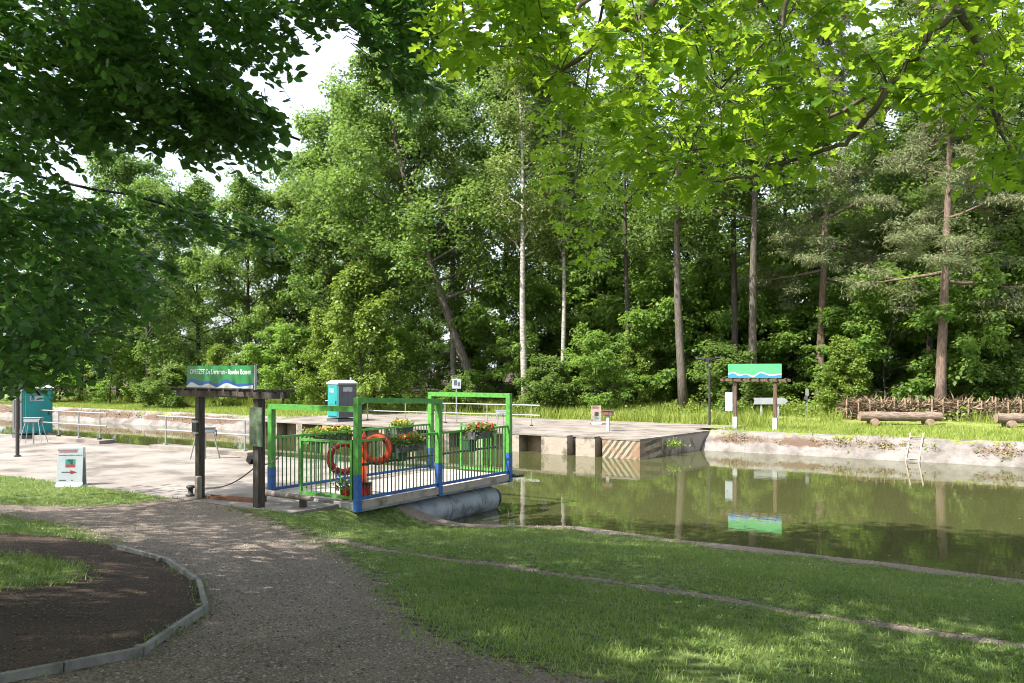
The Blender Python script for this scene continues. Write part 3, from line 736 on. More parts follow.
me = leaves('crown', C[keep] - np.array(beech.location), N_[keep], D_[keep], sz[keep], 'ovate', 1.25, r)
link('crown', me, M_beech, beech)['kind'] = 'stuff'

def oak_gap(P, r):
    """crowns thinned on the sunward side so sun reaches the hanging oak branch"""
    h = P[:, 2] - 4.6; x = P[:, 0] + SHIFT[0] * h; y = P[:, 1] + SHIFT[1] * h
    inside = (x > -4.9) & (x < 1.0) & (y > 2.4) & (y < 7.4)
    return ~inside | (r.random(len(P)) < .08)
def high_crown(name, parent, boxes, m, seed, n, per, lsz, cl, gap=None, shape='rhomb'):
    """the parts of a crown above the view: clumps that shade the bank below"""
    r = np.random.default_rng(seed); cc = []
    for (x0, x1, y0, y1, z0, z1) in boxes:
        cc.append(np.column_stack([r.uniform(x0, x1, n), r.uniform(y0, y1, n), r.uniform(z0, z1, n)]))
    cc = np.concatenate(cc); cc = cc[shade_ok(cc) & above_view(cc, 1.0)]
    if gap is not None: cc = cc[gap(cc, r)]
    ci = np.repeat(np.arange(len(cc)), per); dr = unit(len(ci), r)
    C = cc[ci] + dr * (r.random(len(ci)) ** .5 * cl)[:, None] * np.array([1, 1, .55])
    C = C[above_view(C, .35)]; k = len(C)
    me = leaves('crown', C - np.array(parent.location), unit(k, r) * .6 + np.array([0, 0, 1.0]), unit(k, r), lsz * r.uniform(.7, 1.3, k), shape, 1.1, r)
    o = link(name, me, m, parent); o['kind'] = 'stuff'; return o
high_crown('upper_crown', beech, [(bx[0] - 11, bx[0] + 9, bx[1] - 9, bx[1] + 9.5, 6.3, 16.5)], M_beech, 31, 900, 85, .18, 1.1, oak_gap)

ox = c2w(6.2, .6)
oak = empty('oak_tree', (ox[0], ox[1], gz(*ox) - .05))
tag(oak, 'oak with large lobed sunlit leaves hanging across the top right', 'tree')
r = np.random.default_rng(5)
ot = MB(); o0 = np.array([ox[0], ox[1], gz(*ox) - .1])
ot.tube([o0, o0 + (0, 0, .5), o0 + (-.1, .1, 3), o0 + (-.2, .2, 8), o0 + (.2, 0, 14), o0 + (0, 0, 21)], [.6, .46, .42, .36, .24, .06], 14)
limbs = [
    ([o0 + (-.1, .1, 4.2), pxd(1130, -140, 4.2), pxd(961, 6, 4.5), pxd(925, 43, 4.6), pxd(888, 85, 4.7), pxd(827, 119, 4.8), pxd(766, 137, 4.9), pxd(690, 150, 5.0)], .024),
    ([pxd(888, 85, 4.7), pxd(860, 130, 4.9), pxd(839, 146, 5.0), pxd(753, 177, 5.2), pxd(700, 178, 5.3)], .02),
    ([o0 + (-.1, .1, 4.8), pxd(1000, -260, 4.0), pxd(760, -120, 4.4), pxd(640, 20, 4.8), pxd(560, 70, 5.0), pxd(510, 46, 5.1)], .05),
    ([pxd(700, -60, 4.6), pxd(583, 0, 4.7), pxd(564, 46, 4.8), pxd(500, 50, 4.9)], .02),
    ([pxd(961, 6, 4.5), pxd(980, 60, 4.7), pxd(1000, 120, 4.9), pxd(1010, 160, 5.0)], .025),
    ([pxd(1000, -260, 4.0), pxd(800, -60, 4.4), pxd(780, 30, 4.6), pxd(720, 90, 4.8)], .03),
    ([pxd(760, -120, 4.4), pxd(640, -160, 7.5), pxd(590, 60, 10.2), pxd(575, 190, 10.8), pxd(585, 250, 11)], .03),
    ([o0 + (-.2, .2, 7), o0 + (-5, 2, 10), o0 + (-9, 3, 12)], .16), ([o0 + (-.2, .2, 8), o0 + (-3, -4, 12), o0 + (-6, -7, 14)], .15),
    ([o0 + (0, .1, 9), o0 + (4, 2, 12), o0 + (8, 2, 14)], .14), ([o0 + (.1, 0, 11), o0 + (-4, 2, 15), o0 + (-7, 2, 17)], .12)]
for pts, ra in limbs: limb(ot, pts, ra, .006)
ot.build('trunk', mat('bark_oak', (.20, .165, .125), (.085, .07, .055), 6, .9, .8), oak, True, smooth=True)
oregs = [  # hanging leaf masses: outline, twig ends, nearest, farthest
    ([(400, -30), (520, -30), (560, 20), (540, 70), (480, 60), (440, 85), (432, 40)], 38, 4.0, 5.2),
    ([(500, -30), (1040, -30), (1040, 60), (900, 110), (760, 120), (640, 125), (560, 110), (520, 60)], 230, 4.0, 6.0),
    ([(600, 100), (760, 110), (880, 80), (860, 150), (800, 180), (720, 190), (640, 190), (600, 160)], 85, 4.4, 6.4),
    ([(900, 60), (1040, 40), (1040, 190), (985, 180), (960, 130), (900, 110)], 46, 4.2, 5.6),
    ([(540, 80), (620, 90), (632, 190), (610, 260), (580, 285), (560, 230), (535, 170)], 110, 9.5, 12.0),
]
Po = np.concatenate([poly_sample(p, k, a, b, r) for p, k, a, b in oregs])
q = len(Po); K = 8
ci = np.repeat(np.arange(q), K); kk = np.tile(np.arange(K), q)
ang = kk * 2.4 + np.repeat(r.random(q) * 6.28, K)
D_ = np.column_stack([np.cos(ang), np.sin(ang), r.normal(-.35, .3, q * K)])
C = Po[ci] + D_ * r.uniform(.01, .07, (q * K, 1)) + r.normal(size=(q * K, 3)) * .035
N_ = np.column_stack([r.normal(0, .42, q * K), r.normal(0, .42, q * K), np.ones(q * K)]) + D_ * .25
sz = r.uniform(.07, .135, q * K)
keep = leaf_parts(oak, C, N_, D_, sz, 'oak', M_oak, 300, (4, 1020, 2, 300))
me = leaves('crown', C[keep] - np.array(oak.location), N_[keep], D_[keep], sz[keep], 'oak', 1.0, r)
link('crown', me, M_oak, oak)['kind'] = 'stuff'
tw = MB()
LM = np.array([pxd(a, b, c) for a, b, c in ((961, 6, 4.5), (925, 43, 4.6), (888, 85, 4.7), (827, 119, 4.8), (766, 137, 4.9), (690, 150, 5), (753, 177, 5.2), (640, 20, 4.8), (560, 70, 5), (510, 46, 5.1), (1000, 120, 4.9), (780, 30, 4.6), (720, 90, 4.8), (590, 60, 10.2), (575, 190, 10.8), (700, -60, 4.6), (850, -40, 4.5), (980, -60, 4.4), (460, -50, 4.8))])
for p in Po:
    j = np.argmin(np.linalg.norm(LM - p, axis=1)); a = LM[j]; v = p - a
    if np.linalg.norm(v) > .3: a = p - v / np.linalg.norm(v) * .3
    tw.tube([a, (a + p) / 2 + np.array([0, 0, .05]), p], [.0035, .003, .002], 4, False)
tw.build('twigs', M_bark, oak, True)['kind'] = 'stuff'
high_crown('upper_crown', oak, [(-9, 16, -7, 10, 9, 22)], M_oak, 41, 1900, 70, .25, 1.3, oak_gap)

# ------------------------------------------------------------------ the ferry
T0, T1, N0, N1 = -14.4, -11.88, 12.45, 17.9
ferry = empty('pontoon_ferry', ((T0 + T1) / 2, (N0 + N1) / 2, -.75))
tag(ferry, 'green and blue railed pontoon ferry moored at the quay', 'ferry')
DZ = .06
f = MB()
for t in (T0 + .06, T1 - .06): f.mm((t - .06, N0, DZ - .2), (t + .06, N1, DZ - .045))
for n in (N0 + .05, (N0 + N1) / 2, N1 - .05): f.mm((T0 + .12, n - .05, DZ - .19), (T1 - .12, n + .05, DZ - .05))
f.build('deck_frame', M_float, ferry, True)
k = 0; n = N0
pm = {}
while n < N1 - .1:
    b = MB().mm((T0, n + .006, DZ - .045), (T1, n + .226, DZ + random.uniform(-.003, .003))); b.build('plank', M_plank, ferry, True); n += .232
MB().mm((T1 + .001, N0, DZ - .14), (T1 + .05, N1 + .1, DZ + .012)).build('deck_edge', M_conc2, ferry, True)
for t in (T1 - .45, T0 + .45):
    fl = MB().tube([(t, N0 - .1, -.55), (t, N0 + .1, -.55), (t, N1 - .35, -.55), (t, N1 - .2, -.55)], [.3, .345, .345, .3], 24).build('float', M_float, ferry, True, smooth=True)
    MB().tube([(t, N1 - .2, -.55), (t, N1 - .02, -.55)], [.24, .24], 20).build('end_cap', M_black, fl)
    fl.children[0].data.transform(Matrix.Translation([-x for x in ferry.location]))
    for q in (13.9, 15.7, 16.9):
        MB().tube([(t, q, -.55), (t, q + .03, -.55)], .352, 24).build('seam', M_float, fl).data.transform(Matrix.Translation([-x for x in ferry.location]))
    for q in (13.2, 15.2, 17.2): MB().mm((t - .12, q - .04, -.26), (t + .12, q + .04, DZ - .2)).build('float_bracket', M_float, ferry, True)
def post(t, n, h, s=.12):
    o = MB().mm((t - s / 2, n - s / 2, DZ + .55), (t + s / 2, n + s / 2, h)).build('post', M_green, ferry, True)
    b = MB().mm((t - s / 2 - .003, n - s / 2 - .003, DZ - .18), (t + s / 2 + .003, n + s / 2 + .003, DZ + .55)).build('post_foot', M_blue, o)
    b.data.transform(Matrix.Translation([-x for x in ferry.location]))
NC = 15.05
post(T1, N0, 2.15); post(T0, N0, 1.96); post(T1, NC, 2.05); post(T1, N1, 2.0); post(T0, N1, 2.0); post(T0, NC, 1.28)
MB().mm((T0 - .06, N0 - .058, 1.86), (T1 - .061, N0 + .058, 1.97)).build('top_beam', M_green, ferry, True)
MB().add([], []).bar((T1, N0 + .061, 2.095), (T1, NC - .0605, 2.0), .115, .11).build('top_beam', M_green, ferry, True)
MB().mm((T0 - .06, N1 - .058, 2.0), (T1 + .06, N1 + .058, 2.11)).build('top_beam', M_green, ferry, True)
bal_m = MB().box((0, 0, 0), (.018, .018, 1.0)).mesh('baluster')
bal_m.materials.append(M_green)
bal_b = MB().box((0, 0, 0), (.018, .018, 1.0)).mesh('baluster'); bal_b.materials.append(M_greenD)
L0 = Vector(ferry.location)
def fence(a, b, z0, z1, m_top, m_bot, parent, bal, step=.118, mid=None, off=Vector((0, 0, 0))):
    a = Vector((*a, 0)); b = Vector((*b, 0)); d = (b - a); ln = d.length; d.normalize()
    q = lambda v, z: tuple(v + Vector((0, 0, z)) - off)
    MB().bar(q(a, z1), q(b, z1), .045, .05).build('top_rail', m_top, parent)
    MB().bar(q(a, z0), q(b, z0), .045, .06).build('bottom_rail', m_bot, parent)
    if mid: MB().bar(q(a, mid), q(b, mid), .05, .04).build('mid_rail', M_iron, parent)
    n = int(ln / step)
    for i in range(1, n):
        p = a + d * (ln * i / n)
        o = link('baluster', bal, None, parent, (p.x - off.x, p.y - off.y, (z0 + z1) / 2 - off.z)); o.scale = (1, 1, z1 - z0 - .05)
fence((T1, N0 + .06), (T1, NC - .06), DZ + .07, 1.28, M_green, M_blue, ferry, bal_b, off=L0)
fence((T1, NC + .06), (T1, N1 - .06), DZ + .07, 1.28, M_green, M_blue, ferry, bal_b, off=L0)
fence((T0, N0 + .06), (T0, NC - .06), DZ + .07, 1.24, M_green, M_blue, ferry, bal_b, off=L0)
fence((T0, NC + .06), (T0, N1 - .06), DZ + .07, 1.24, M_green, M_blue, ferry, bal_b, off=L0)
MB().tube([(T1 - .16, N0 + .1, .78), (T1 - .16, N1 - .1, .78)], .028, 8).build('guide_bar', M_iron, ferry, True)
for n in (N0 + .3, NC, N1 - .3): MB().mm((T1 - .15, n - .015, .765), (T1 - .02, n + .015, .795)).build('bar_bracket', M_iron, ferry, True)
# half gates at both ends
for n, a, b in ((N0 - .02, T1 - 1.62, T1 - .12), (N1 + .02, T1 - 1.55, T1 - .12)):
    g = link('gate', MB().mm((a, n - .025, DZ + .04), (a + .05, n + .025, 1.3)).mesh('gate', L0), M_green, ferry)
    for t in (b - .05,): MB().mm((t, n - .025, DZ + .04), (t + .05, n + .025, 1.3)).build('gate_stile', M_green, g).data.transform(Matrix.Translation(-L0))
    fence((a + .05, n), (b - .05, n), DZ + .08, 1.25, M_green, M_green, g, bal_m, .13, off=L0)
for n in (13.95, 16.5):
    bx_ = MB().mm((T1 - .36, n - .14, .74), (T1 - .1, n + .14, 1.02)).build('storage_box', M_greenD, ferry, True, bevel=.015)
    MB().mm((T1 - .37, n - .15, 1.02), (T1 - .09, n + .15, 1.045)).build('lid', M_greenD, bx_).data.transform(Matrix.Translation(-L0))
MB().tube([(T1 - .1, N1 + .02, DZ - .04), (T1 + .12, N1 + .14, DZ - .03), (T1 + .3, N1 + .2, DZ)], .05, 8).build('mooring_arm', M_iron, ferry, True)

def blooms(name, c, ext, n, m, parent, size, seed, up=.6):
    r = np.random.default_rng(seed)
    C = np.array(c) + (r.random((n, 3)) - .5) * np.array(ext)
    me = leaves(name, C, unit(n, r) + np.array([0, 0, up]), unit(n, r), size * r.uniform(.7, 1.3, n), 'ovate', 1.3, r)
    o = link(name, me, m, parent); o['kind'] = 'stuff'; return o
def flower_box(t, n, ln, z, label, seed, red=90, yel=30, foliage=M_leafB):
    e = empty('flower_box', (t, n, z)); tag(e, label, 'flower box', 'flower boxes on the ferry rails')
    b = MB().add([(-.11, -ln / 2, 0), (.11, -ln / 2, 0), (.11, ln / 2, 0), (-.11, ln / 2, 0), (-.14, -ln / 2 - .02, .17), (.14, -ln / 2 - .02, .17), (.14, ln / 2 + .02, .17), (-.14, ln / 2 + .02, .17)],
                 [(3, 2, 1, 0), (4, 5, 6, 7), (0, 1, 5, 4), (1, 2, 6, 5), (2, 3, 7, 6), (3, 0, 4, 7)])
    b.build('planter', M_greyP, e)
    blooms('foliage', (0, 0, .24), (.34, ln + .06, .2), int(380 * ln), foliage, e, .085, seed)
    blooms('trailing_foliage', (.0, 0, .12), (.44, ln + .05, .22), int(120 * ln), foliage, e, .07, seed + 5)
    if red: blooms('red_blossom', (0, 0, .31), (.34, ln, .12), red, M_redB, e, .055, seed + 1)
    if yel: blooms('yellow_blossom', (0, 0, .3), (.34, ln, .14), yel, M_yelB, e, .05, seed + 2)
flower_box(T1 + .17, 13.8, .75, .98, 'flower box with red blossoms on the near rail beside the lifebuoy', 51, 70, 12, M_leafA)
flower_box(T1 + .17, 16.4, .75, 1.08, 'flower box with red blossoms on the near rail over the water end', 52, 120, 30)
flower_box(T0 - .17, 14.3, 1.3, 1.0, 'long flower box with yellow blossoms on the quay side rail seen through the gate', 53, 30, 90, M_leafH)
flower_box(T0 - .17, 16.9, .6, 1.04, 'flower box with yellow flowers on the quay side rail near the water end', 54, 12, 70, M_leafH)

# lifebuoys on an orange stand, and the pot and box at the gate
pl = pd(364, 17.75)
st = empty('lifebuoy_stand', (pl[0], pl[1], DZ)); tag(st, 'orange post carrying the lifebuoys on the ferry deck', 'stand')
MB().box((0, 0, .62), (.11, .06, 1.24), TH).build('post', M_orange, st); MB().box((0, 0, .015), (.3, .3, .03), TH).build('base', M_iron, st)
MB().tube([(0, 0, 1.24), (0, 0, 1.36)], [.055, .01], 8).build('cap', M_orange, st)
def buoy(px, py, d, rad, m, label, yaw):
    p = pd(px, d); z = EYE + (HOR - py) / FPX * d
    e = empty('lifebuoy', (p[0], p[1], z)); tag(e, label, 'lifebuoy', 'lifebuoys on the ferry')
    rot = Matrix.Rotation(TH + yaw, 3, 'Z'); MB().ring((0, 0, 0), rad, .065, rot).build('ring', m, e, smooth=True)
    for a in (45, 135, 225, 315):
        c = rot @ Vector((rad * math.cos(R(a)), 0, rad * math.sin(R(a))))
        MB().add(*(lambda b: (b.v, b.f))(MB().ring((0, 0, 0), .07, .012, Matrix.Rotation(R(90) , 3, 'X') @ Matrix.Rotation(0, 3, 'Y'), 10, 5)))
        q = Matrix.Rotation(TH + yaw, 3, 'Z') @ Matrix.Rotation(R(-a), 3, 'Y') @ Matrix.Rotation(R(90), 3, 'X')
        MB().ring(c, .068, .014, q, 12, 5).build('band', M_whiteP if m is M_red else M_red, e)
    MB().ring((0, 0, 0), rad + .075, .01, rot, 28, 5).build('grab_line', M_rope, e)
buoy(377, 449, 17.6, .25, M_orange, 'orange lifebuoy hanging upright behind the near rail', .15)
buoy(344, 458, 17.75, .29, M_red, 'red lifebuoy with white bands seen through the green gate', .5)
pp = pd(347, 17.3)
fpot = empty('flower_pot', (pp[0], pp[1], DZ)); tag(fpot, 'pot of red and blue flowers inside the green gate', 'flower pot')
MB().tube([(0, 0, 0), (0, 0, .2)], [.1, .15], 14).build('pot', M_red, fpot)
blooms('foliage', (0, 0, .3), (.4, .4, .25), 120, M_leafA, fpot, .07, 71); blooms('red_blossom', (.05, 0, .22), (.45, .4, .25), 50, M_redB, fpot, .06, 72)
blooms('blue_blossom', (-.05, 0, .42), (.4, .4, .2), 55, M_blueB, fpot, .055, 73)
pb = pd(365.5, 17.75)
rb = empty('red_crate', (pb[0], pb[1], DZ)); tag(rb, 'small red box standing on the deck behind the near corner post', 'box')
MB().box((0, 0, .13), (.24, .2, .26), TH).build('body', M_red, rb, bevel=.012); MB().box((0, 0, .28), (.26, .22, .035), TH).build('lid', M_iron, rb)

# ------------------------------------------------------------------ sign gates
def wave(x0, x1, base, pts, n=40):
    xs = [p[0] for p in pts]; zs = [p[1] for p in pts]; out = []
    for i in range(n + 1):
        u = i / n; j = max(k for k in range(len(xs)) if xs[k] <= u + 1e-9); j = min(j, len(xs) - 2)
        v = (u - xs[j]) / (xs[j + 1] - xs[j]); v = v * v * (3 - 2 * v)
        out.append((x0 + (x1 - x0) * u, zs[j] + (zs[j + 1] - zs[j]) * v))
    return [(x0, base)] + out + [(x1, base)]
def wave_strip(mb, top, y0, y1):
    """push a wave outline (first and last points on the base line) along y as quads"""
    pts = top[1:-1]; base = top[0][1]
    for (xa, za), (xb, zb) in zip(pts[:-1], pts[1:]):
        mb.add([(xa, y0, base), (xb, y0, base), (xb, y0, zb), (xa, y0, za), (xa, y1, base), (xb, y1, base), (xb, y1, zb), (xa, y1, za)], [(0, 1, 2, 3), (3, 2, 6, 7), (0, 4, 5, 1)])
    return mb
def text(body, size, loc, m, parent, name='lettering', width=None):
    cu = bpy.data.curves.new('lettering', 'FONT'); cu.body = body; cu.size = size; cu.extrude = .0015; cu.offset = .0015
    cu.align_x = 'CENTER'; cu.align_y = 'CENTER'
    o = bpy.data.objects.new('lettering', cu); COL.objects.link(o)
    bpy.context.view_layer.update()
    me = bpy.data.meshes.new_from_object(o.evaluated_get(bpy.context.evaluated_depsgraph_get()))
    COL.objects.unlink(o); bpy.data.objects.remove(o)
    if width:
        xs = [v.co.x for v in me.vertices]; me.transform(Matrix.Scale(width / (max(xs) - min(xs)), 4, (1, 0, 0)))
    me.name = name; me.materials.clear()
    return link(name, me, m, parent, loc, (R(90), 0, 0))

lp, rp = pz(200, 498), pz(259, 507)
sg = empty('sign_gate', ((lp[0] + rp[0]) / 2, (lp[1] + rp[1]) / 2, 0), math.atan2(rp[1] - lp[1], rp[0] - lp[0]))
tag(sg, 'dark timber gate carrying the lettered green sign beside the ferry', 'sign')
hw = np.hypot(*(rp - lp)) / 2
MB().box((-hw, 0, 1.07), (.145, .145, 2.14)).build('post', M_timber, sg, bevel=.012)
MB().box((hw, 0, 1.07), (.17, .17, 2.14)).build('post', M_timber, sg, bevel=.012)
for y in (-.12, .12): MB().box((.05, y, 2.21), (3.4, .05, .12)).build('crossbeam', M_timber, sg)
for x in np.linspace(-1.6, 1.65, 8): MB().box((x, 0, 2.295), (.075, .62, .045)).build('rafter', M_timber, sg)
MB().box((-.5, -.29, 2.33), (2.6, .05, .025)).build('batten', M_timber, sg)
b = MB().box((-.16, -.1, 2.56), (2.26, .03, .46)).build('sign_board', M_signG, sg)
x0, x1 = -.16 - 1.13, -.16 + 1.13
def layer(pts, y, m, name): wave_strip(MB(), wave(x0, x1, 2.335, pts), y, y + .004).build(name, m, b)
layer([(0, 2.49), (.08, 2.525), (.2, 2.465), (.34, 2.475), (.47, 2.405), (.6, 2.515), (.78, 2.425), (1, 2.44)], -.121, M_signB, 'blue_wave')
layer([(0, 2.36), (.07, 2.445), (.22, 2.375), (.34, 2.42), (.47, 2.35), (.62, 2.435), (.8, 2.365), (1, 2.40)], -.126, M_signW, 'white_wave')
text('OVERZET De Liereman - Ravelse Bossen', .15, (-.13, -.118, 2.66), M_letter, b, width=2.06)
MB().box((.995, -.09, 2.55), (.03, .05, .48)).build('sign_bracket', M_galv, sg)
MB().box((hw + .08, -.13, 1.59), (.38, .03, .76)).build('notice_board', mat('notice_green', (.06, .10, .055), (.025, .05, .022), 4, .4, 0, c3=(.10, .13, .08)), sg)
MB().box((hw - .2, -.02, .92), (.14, .16, .12), 0, 0, .5).build('post_box', M_iron, sg)
MB().box((-hw - .02, -.1, 1.52), (.16, .06, .3)).build('bracket_plate', M_iron, sg)
for z in (1.38, 1.62): MB().box((-hw - .02, -.115, z), (.2, .05, .045)).build('bracket_strap', M_galv, sg)
MB().box((-hw + .09, -.1, .24), (.1, .12, .48)).build('concrete_foot', M_conc2, sg, bevel=.02)

a_, b_ = pd(735, 39.0), pd(775.5, 38.2)
sf = empty('sign_gate', ((a_[0] + b_[0]) / 2, (a_[1] + b_[1]) / 2, 0.0), math.atan2(b_[1] - a_[1], b_[0] - a_[0]) * .5)
tag(sf, 'brown post sign gate with light green board across the canal', 'sign')
hw = np.hypot(*(b_ - a_)) / 2
for s in (-1, 1):
    p = MB().box((s * hw, 0, 1.1), (.15, .15, 2.2)).build('post', M_timberB, sf, bevel=.01)
    MB().box((s * hw, -.012, .28), (.2, .2, .56)).build('pale_foot', M_whiteP, p)
for y in (-.12, .12): MB().box((0, y, 2.24), (3.1, .05, .12)).build('crossbeam', M_timberB, sf)
for x in np.linspace(-1.4, 1.4, 8): MB().box((x, 0, 2.322), (.075, .6, .04)).build('rafter', M_timber, sf)
b = MB().box((0, -.1, 2.66), (2.4, .03, .64)).build('sign_board', M_signG2, sf)
x0, x1 = -1.2, 1.2
def layer2(pts, y, m, name): wave_strip(MB(), wave(x0, x1, 2.342, pts), y, y + .004).build(name, m, b)
layer2([(0, 2.56), (.1, 2.6), (.25, 2.51), (.35, 2.53), (.47, 2.44), (.62, 2.62), (.8, 2.5), (1, 2.54)], -.121, M_signW, 'white_wave')
layer2([(0, 2.49), (.09, 2.56), (.22, 2.42), (.34, 2.5), (.47, 2.37), (.62, 2.56), (.8, 2.44), (1, 2.48)], -.126, M_signB2, 'blue_wave')
MB().box((-hw - .28, -.06, 1.25), (.34, .03, .85)).build('notice_board', M_white, sf)
MB().box((-hw - .1, -.02, 1.7), (.06, .1, .5)).build('bracket_plate', M_iron, sf)

# ------------------------------------------------------------------ railings of the quays
def railing(name, label, pts, h, step, slab=None):
    a, bq = Vector((*pts[0], 0)), Vector((*pts[1], 0)); d = bq - a; ln = d.length; d.normalize()
    e = empty(name, a); tag(e, label, 'railing', 'galvanised quay railings'); z0 = .13 if slab else 0
    rz = math.atan2(d.y, d.x)
    if slab: MB().box(tuple((bq - a) / 2 + Vector((0, 0, .065))), (ln + 1.0, .62, .13), rz).build('kerb_slab', M_conc, e)
    n = max(2, round(ln / step) + 1)
    for i in range(n):
        q = d * (ln * i / (n - 1)); MB().tube([q + Vector((0, 0, z0)), q + Vector((0, 0, z0 + h))], .028, 8).build('rail_post', M_galv, e)
        MB().box((q.x, q.y, z0 + .03), (.12, .12, .06), rz).build('post_base', M_iron if i % 2 else M_galv, e)
    for z in (h, h * .52):
        MB().tube([-d * .45 + Vector((0, 0, z0 + z)), d * (ln + .45) + Vector((0, 0, z0 + z))], .026, 8).build('top_rail' if z == h else 'mid_rail', M_galv, e)
railing('railing', 'galvanised railing on the quay beside the left toilet cabin', ((-34.2, 17.85), (-30.0, 17.85)), .98, 1.4, True)
railing('railing', 'galvanised railing on the quay behind the near sign posts', ((-26.0, 17.85), (-21.9, 17.85)), .98, 2.0, True)
railing('railing', 'long galvanised railing on the platform across the canal behind the ferry', ((-34.0, 33.6), (-21.8, 34.8)), 1.0, 2.4)

# ------------------------------------------------------------------ toilets, boards, posts
def toilet(px, d, rz, h, label, flip):
    p = pd(px, d); e = empty('toilet_cabin', (p[0], p[1], 0), rz); tag(e, label, 'portable toilet', 'portable toilet cabins')
    wd = 1.1
    MB().box((0, 0, .07), (wd + .06, wd + .06, .14)).build('base', M_greyP, e)
    body = MB()
    body.box((0, 0, (h - .1) / 2 + .06), (wd, wd, h - .38)).build('body', M_teal, e, bevel=.03)
    if flip: MB().box((wd / 2 + .012, 0, h / 2), (.03, wd - .03, h - .42)).build('side_wall', M_greyP, e)
    else: MB().box((-wd / 2 - .012, 0, h / 2), (.03, wd - .03, h - .42)).build('side_wall', M_greyP, e)
    dr = MB().box((0, -wd / 2 - .015, h / 2), (wd - .18, .035, h - .55)).build('door', M_teal, e, bevel=.01)
    for z in (.5, 1.1, ): MB().box((0, -wd / 2 - .036, z), (wd - .36, .012, .42)).build('door_panel', M_teal, dr, bevel=.005)
    MB().box((-.05, -wd / 2 - .04, h - .58), (.5, .012, .2)).build('sticker', M_white, dr)
    MB().box((-.2, -wd / 2 - .049, h - .58), (.1, .006, .13)).build('emblem', M_teal, dr)
    for q in range(3): MB().box((.03 + q * .07, -wd / 2 - .049, h - .58), (.035, .006, .07 + .02 * (q == 1))).build('emblem', M_teal, dr)
    MB().box((.38, -wd / 2 - .05, 1.0), (.05, .05, .16)).build('handle', M_iron, dr)
    sx = 1 if flip else -1
    MB().box((sx * (wd / 2 + .03), 0, h - .52), (.012, .55, .24)).build('vent_panel', M_whiteP, e)
    for q in (-.3, 0, .3): MB().box((sx * (wd / 2 + .03), q, h * .45), (.02, .06, h * .55)).build('wall_rib', M_greyP, e)
    z1 = h - .25; a = wd / 2 + .05; c = wd / 2 - .14
    MB().add([(-a, -a, z1), (a, -a, z1), (a, a, z1), (-a, a, z1), (-a, -a, z1 + .08), (a, -a, z1 + .08), (a, a, z1 + .08), (-a, a, z1 + .08), (-c, -c, z1 + .22), (c, -c, z1 + .22), (c, c, z1 + .22), (-c, c, z1 + .22)],
             [(3, 2, 1, 0), (0, 1, 5, 4), (1, 2, 6, 5), (2, 3, 7, 6), (3, 0, 4, 7), (4, 5, 9, 8), (5, 6, 10, 9), (6, 7, 11, 10), (7, 4, 8, 11), (8, 9, 10, 11)]).build('roof', M_whiteP, e)
    MB().tube([(sx * .3, .35, z1 + .1), (sx * .3, .35, z1 + .36)], .05, 8).build('vent_pipe', M_whiteP, e)
toilet(33, 34.0, TH + R(47), 2.15, 'teal toilet cabin on the near quay at the left, behind the thin post', False)
toilet(342, 45.0, TH - R(48), 2.2, 'teal and grey toilet cabin on the platform across the canal', True)

def sandwich(px, d, rz, wd, h, label, detail):
    p = pd(px, d); e = empty('sandwich_board', (p[0], p[1], gz(*p) if p[1] < 11 else 0), rz)
    tag(e, label, 'sandwich board', 'folding advertising boards'); sp = .17; ang = math.atan2(sp, h)
    for s in (-1, 1):
        pn = MB().box((0, s * sp / 2 * 1.0, h / 2), (wd, .022, h), 0, s * ang * .5).build('front_panel' if s < 0 else 'rear_panel', M_white if detail else M_conc2, e, bevel=.006)
        if s < 0:
            def on(x, z, w_, h_, m, nm='print'):
                y = -sp / 2 - .014 - (h / 2 - z) * math.tan(ang * .5)
                MB().box((x, y, z), (w_, .004, h_), 0, -ang * .5).build(nm, m, pn)
            if detail:
                for x, z, w_ in ((-.06, h * .93, .46), (-.04, h * .885, .42)):
                    q = x - w_ / 2
                    while q < x + w_ / 2 - .03:
                        l = random.uniform(.03, .07); on(q + l / 2, z, l * .8, .022, M_red); q += l
                q = -.24
                while q < .26:
                    l = random.uniform(.02, .06); on(q, h * .80, l * .7, .013, M_greyP); q += l
                for i in range(4):
                    for j in range(3):
                        on(-.075 + i * .055, h * .665 - j * .062, .05, .056, (M_greenD, M_teal, M_red)[j] if (i + j) % 3 else (M_teal, M_greenD, M_rust)[j], 'picture_cell')
                on(-.08, h * .375, .2, .02, M_greyP, 'arrow_shaft')
                y = -sp / 2 - .02 - (h / 2 - h * .375) * math.tan(ang * .5)
                MB().slab([(.02, h * .375 - .045), (.15, h * .375), (.02, h * .375 + .045)], y, y + .006).build('arrow_head', M_red, pn)
                for x, l in ((-.2, .06), (-.12, .08), (.06, .04)): on(x, h * .17, l, .02, M_greyP)
            else:
                on(0, h * .88, .3, .06, M_red); on(.02, h * .55, .2, .2, M_iron, 'picture_cell'); on(.02, h * .33, .2, .07, M_teal, 'picture_cell')
    for s in (-1, 1):
        MB().bar((s * (wd / 2 + .01), -sp * .95 - .1, .02), (s * (wd / 2 + .01), sp * .95 + .1, .02), .03, .04).build('foot', M_iron if not detail else M_whiteP, e)
    MB().add([(-wd / 2, -.1, .13), (wd / 2, -.1, .13), (wd / 2 + .03, -.24, .0), (-wd / 2 - .0, -.24, .0)], [(0, 3, 2, 1)]).build('base_flap', M_white, e)
sandwich(71.5, 19.9, TH + R(6), .58, .92, 'white sandwich board with a red arrow on the grass', True)
sandwich(596, 42.5, TH, .5, .92, 'pale sandwich board with dark picture on the platform across the canal', False)

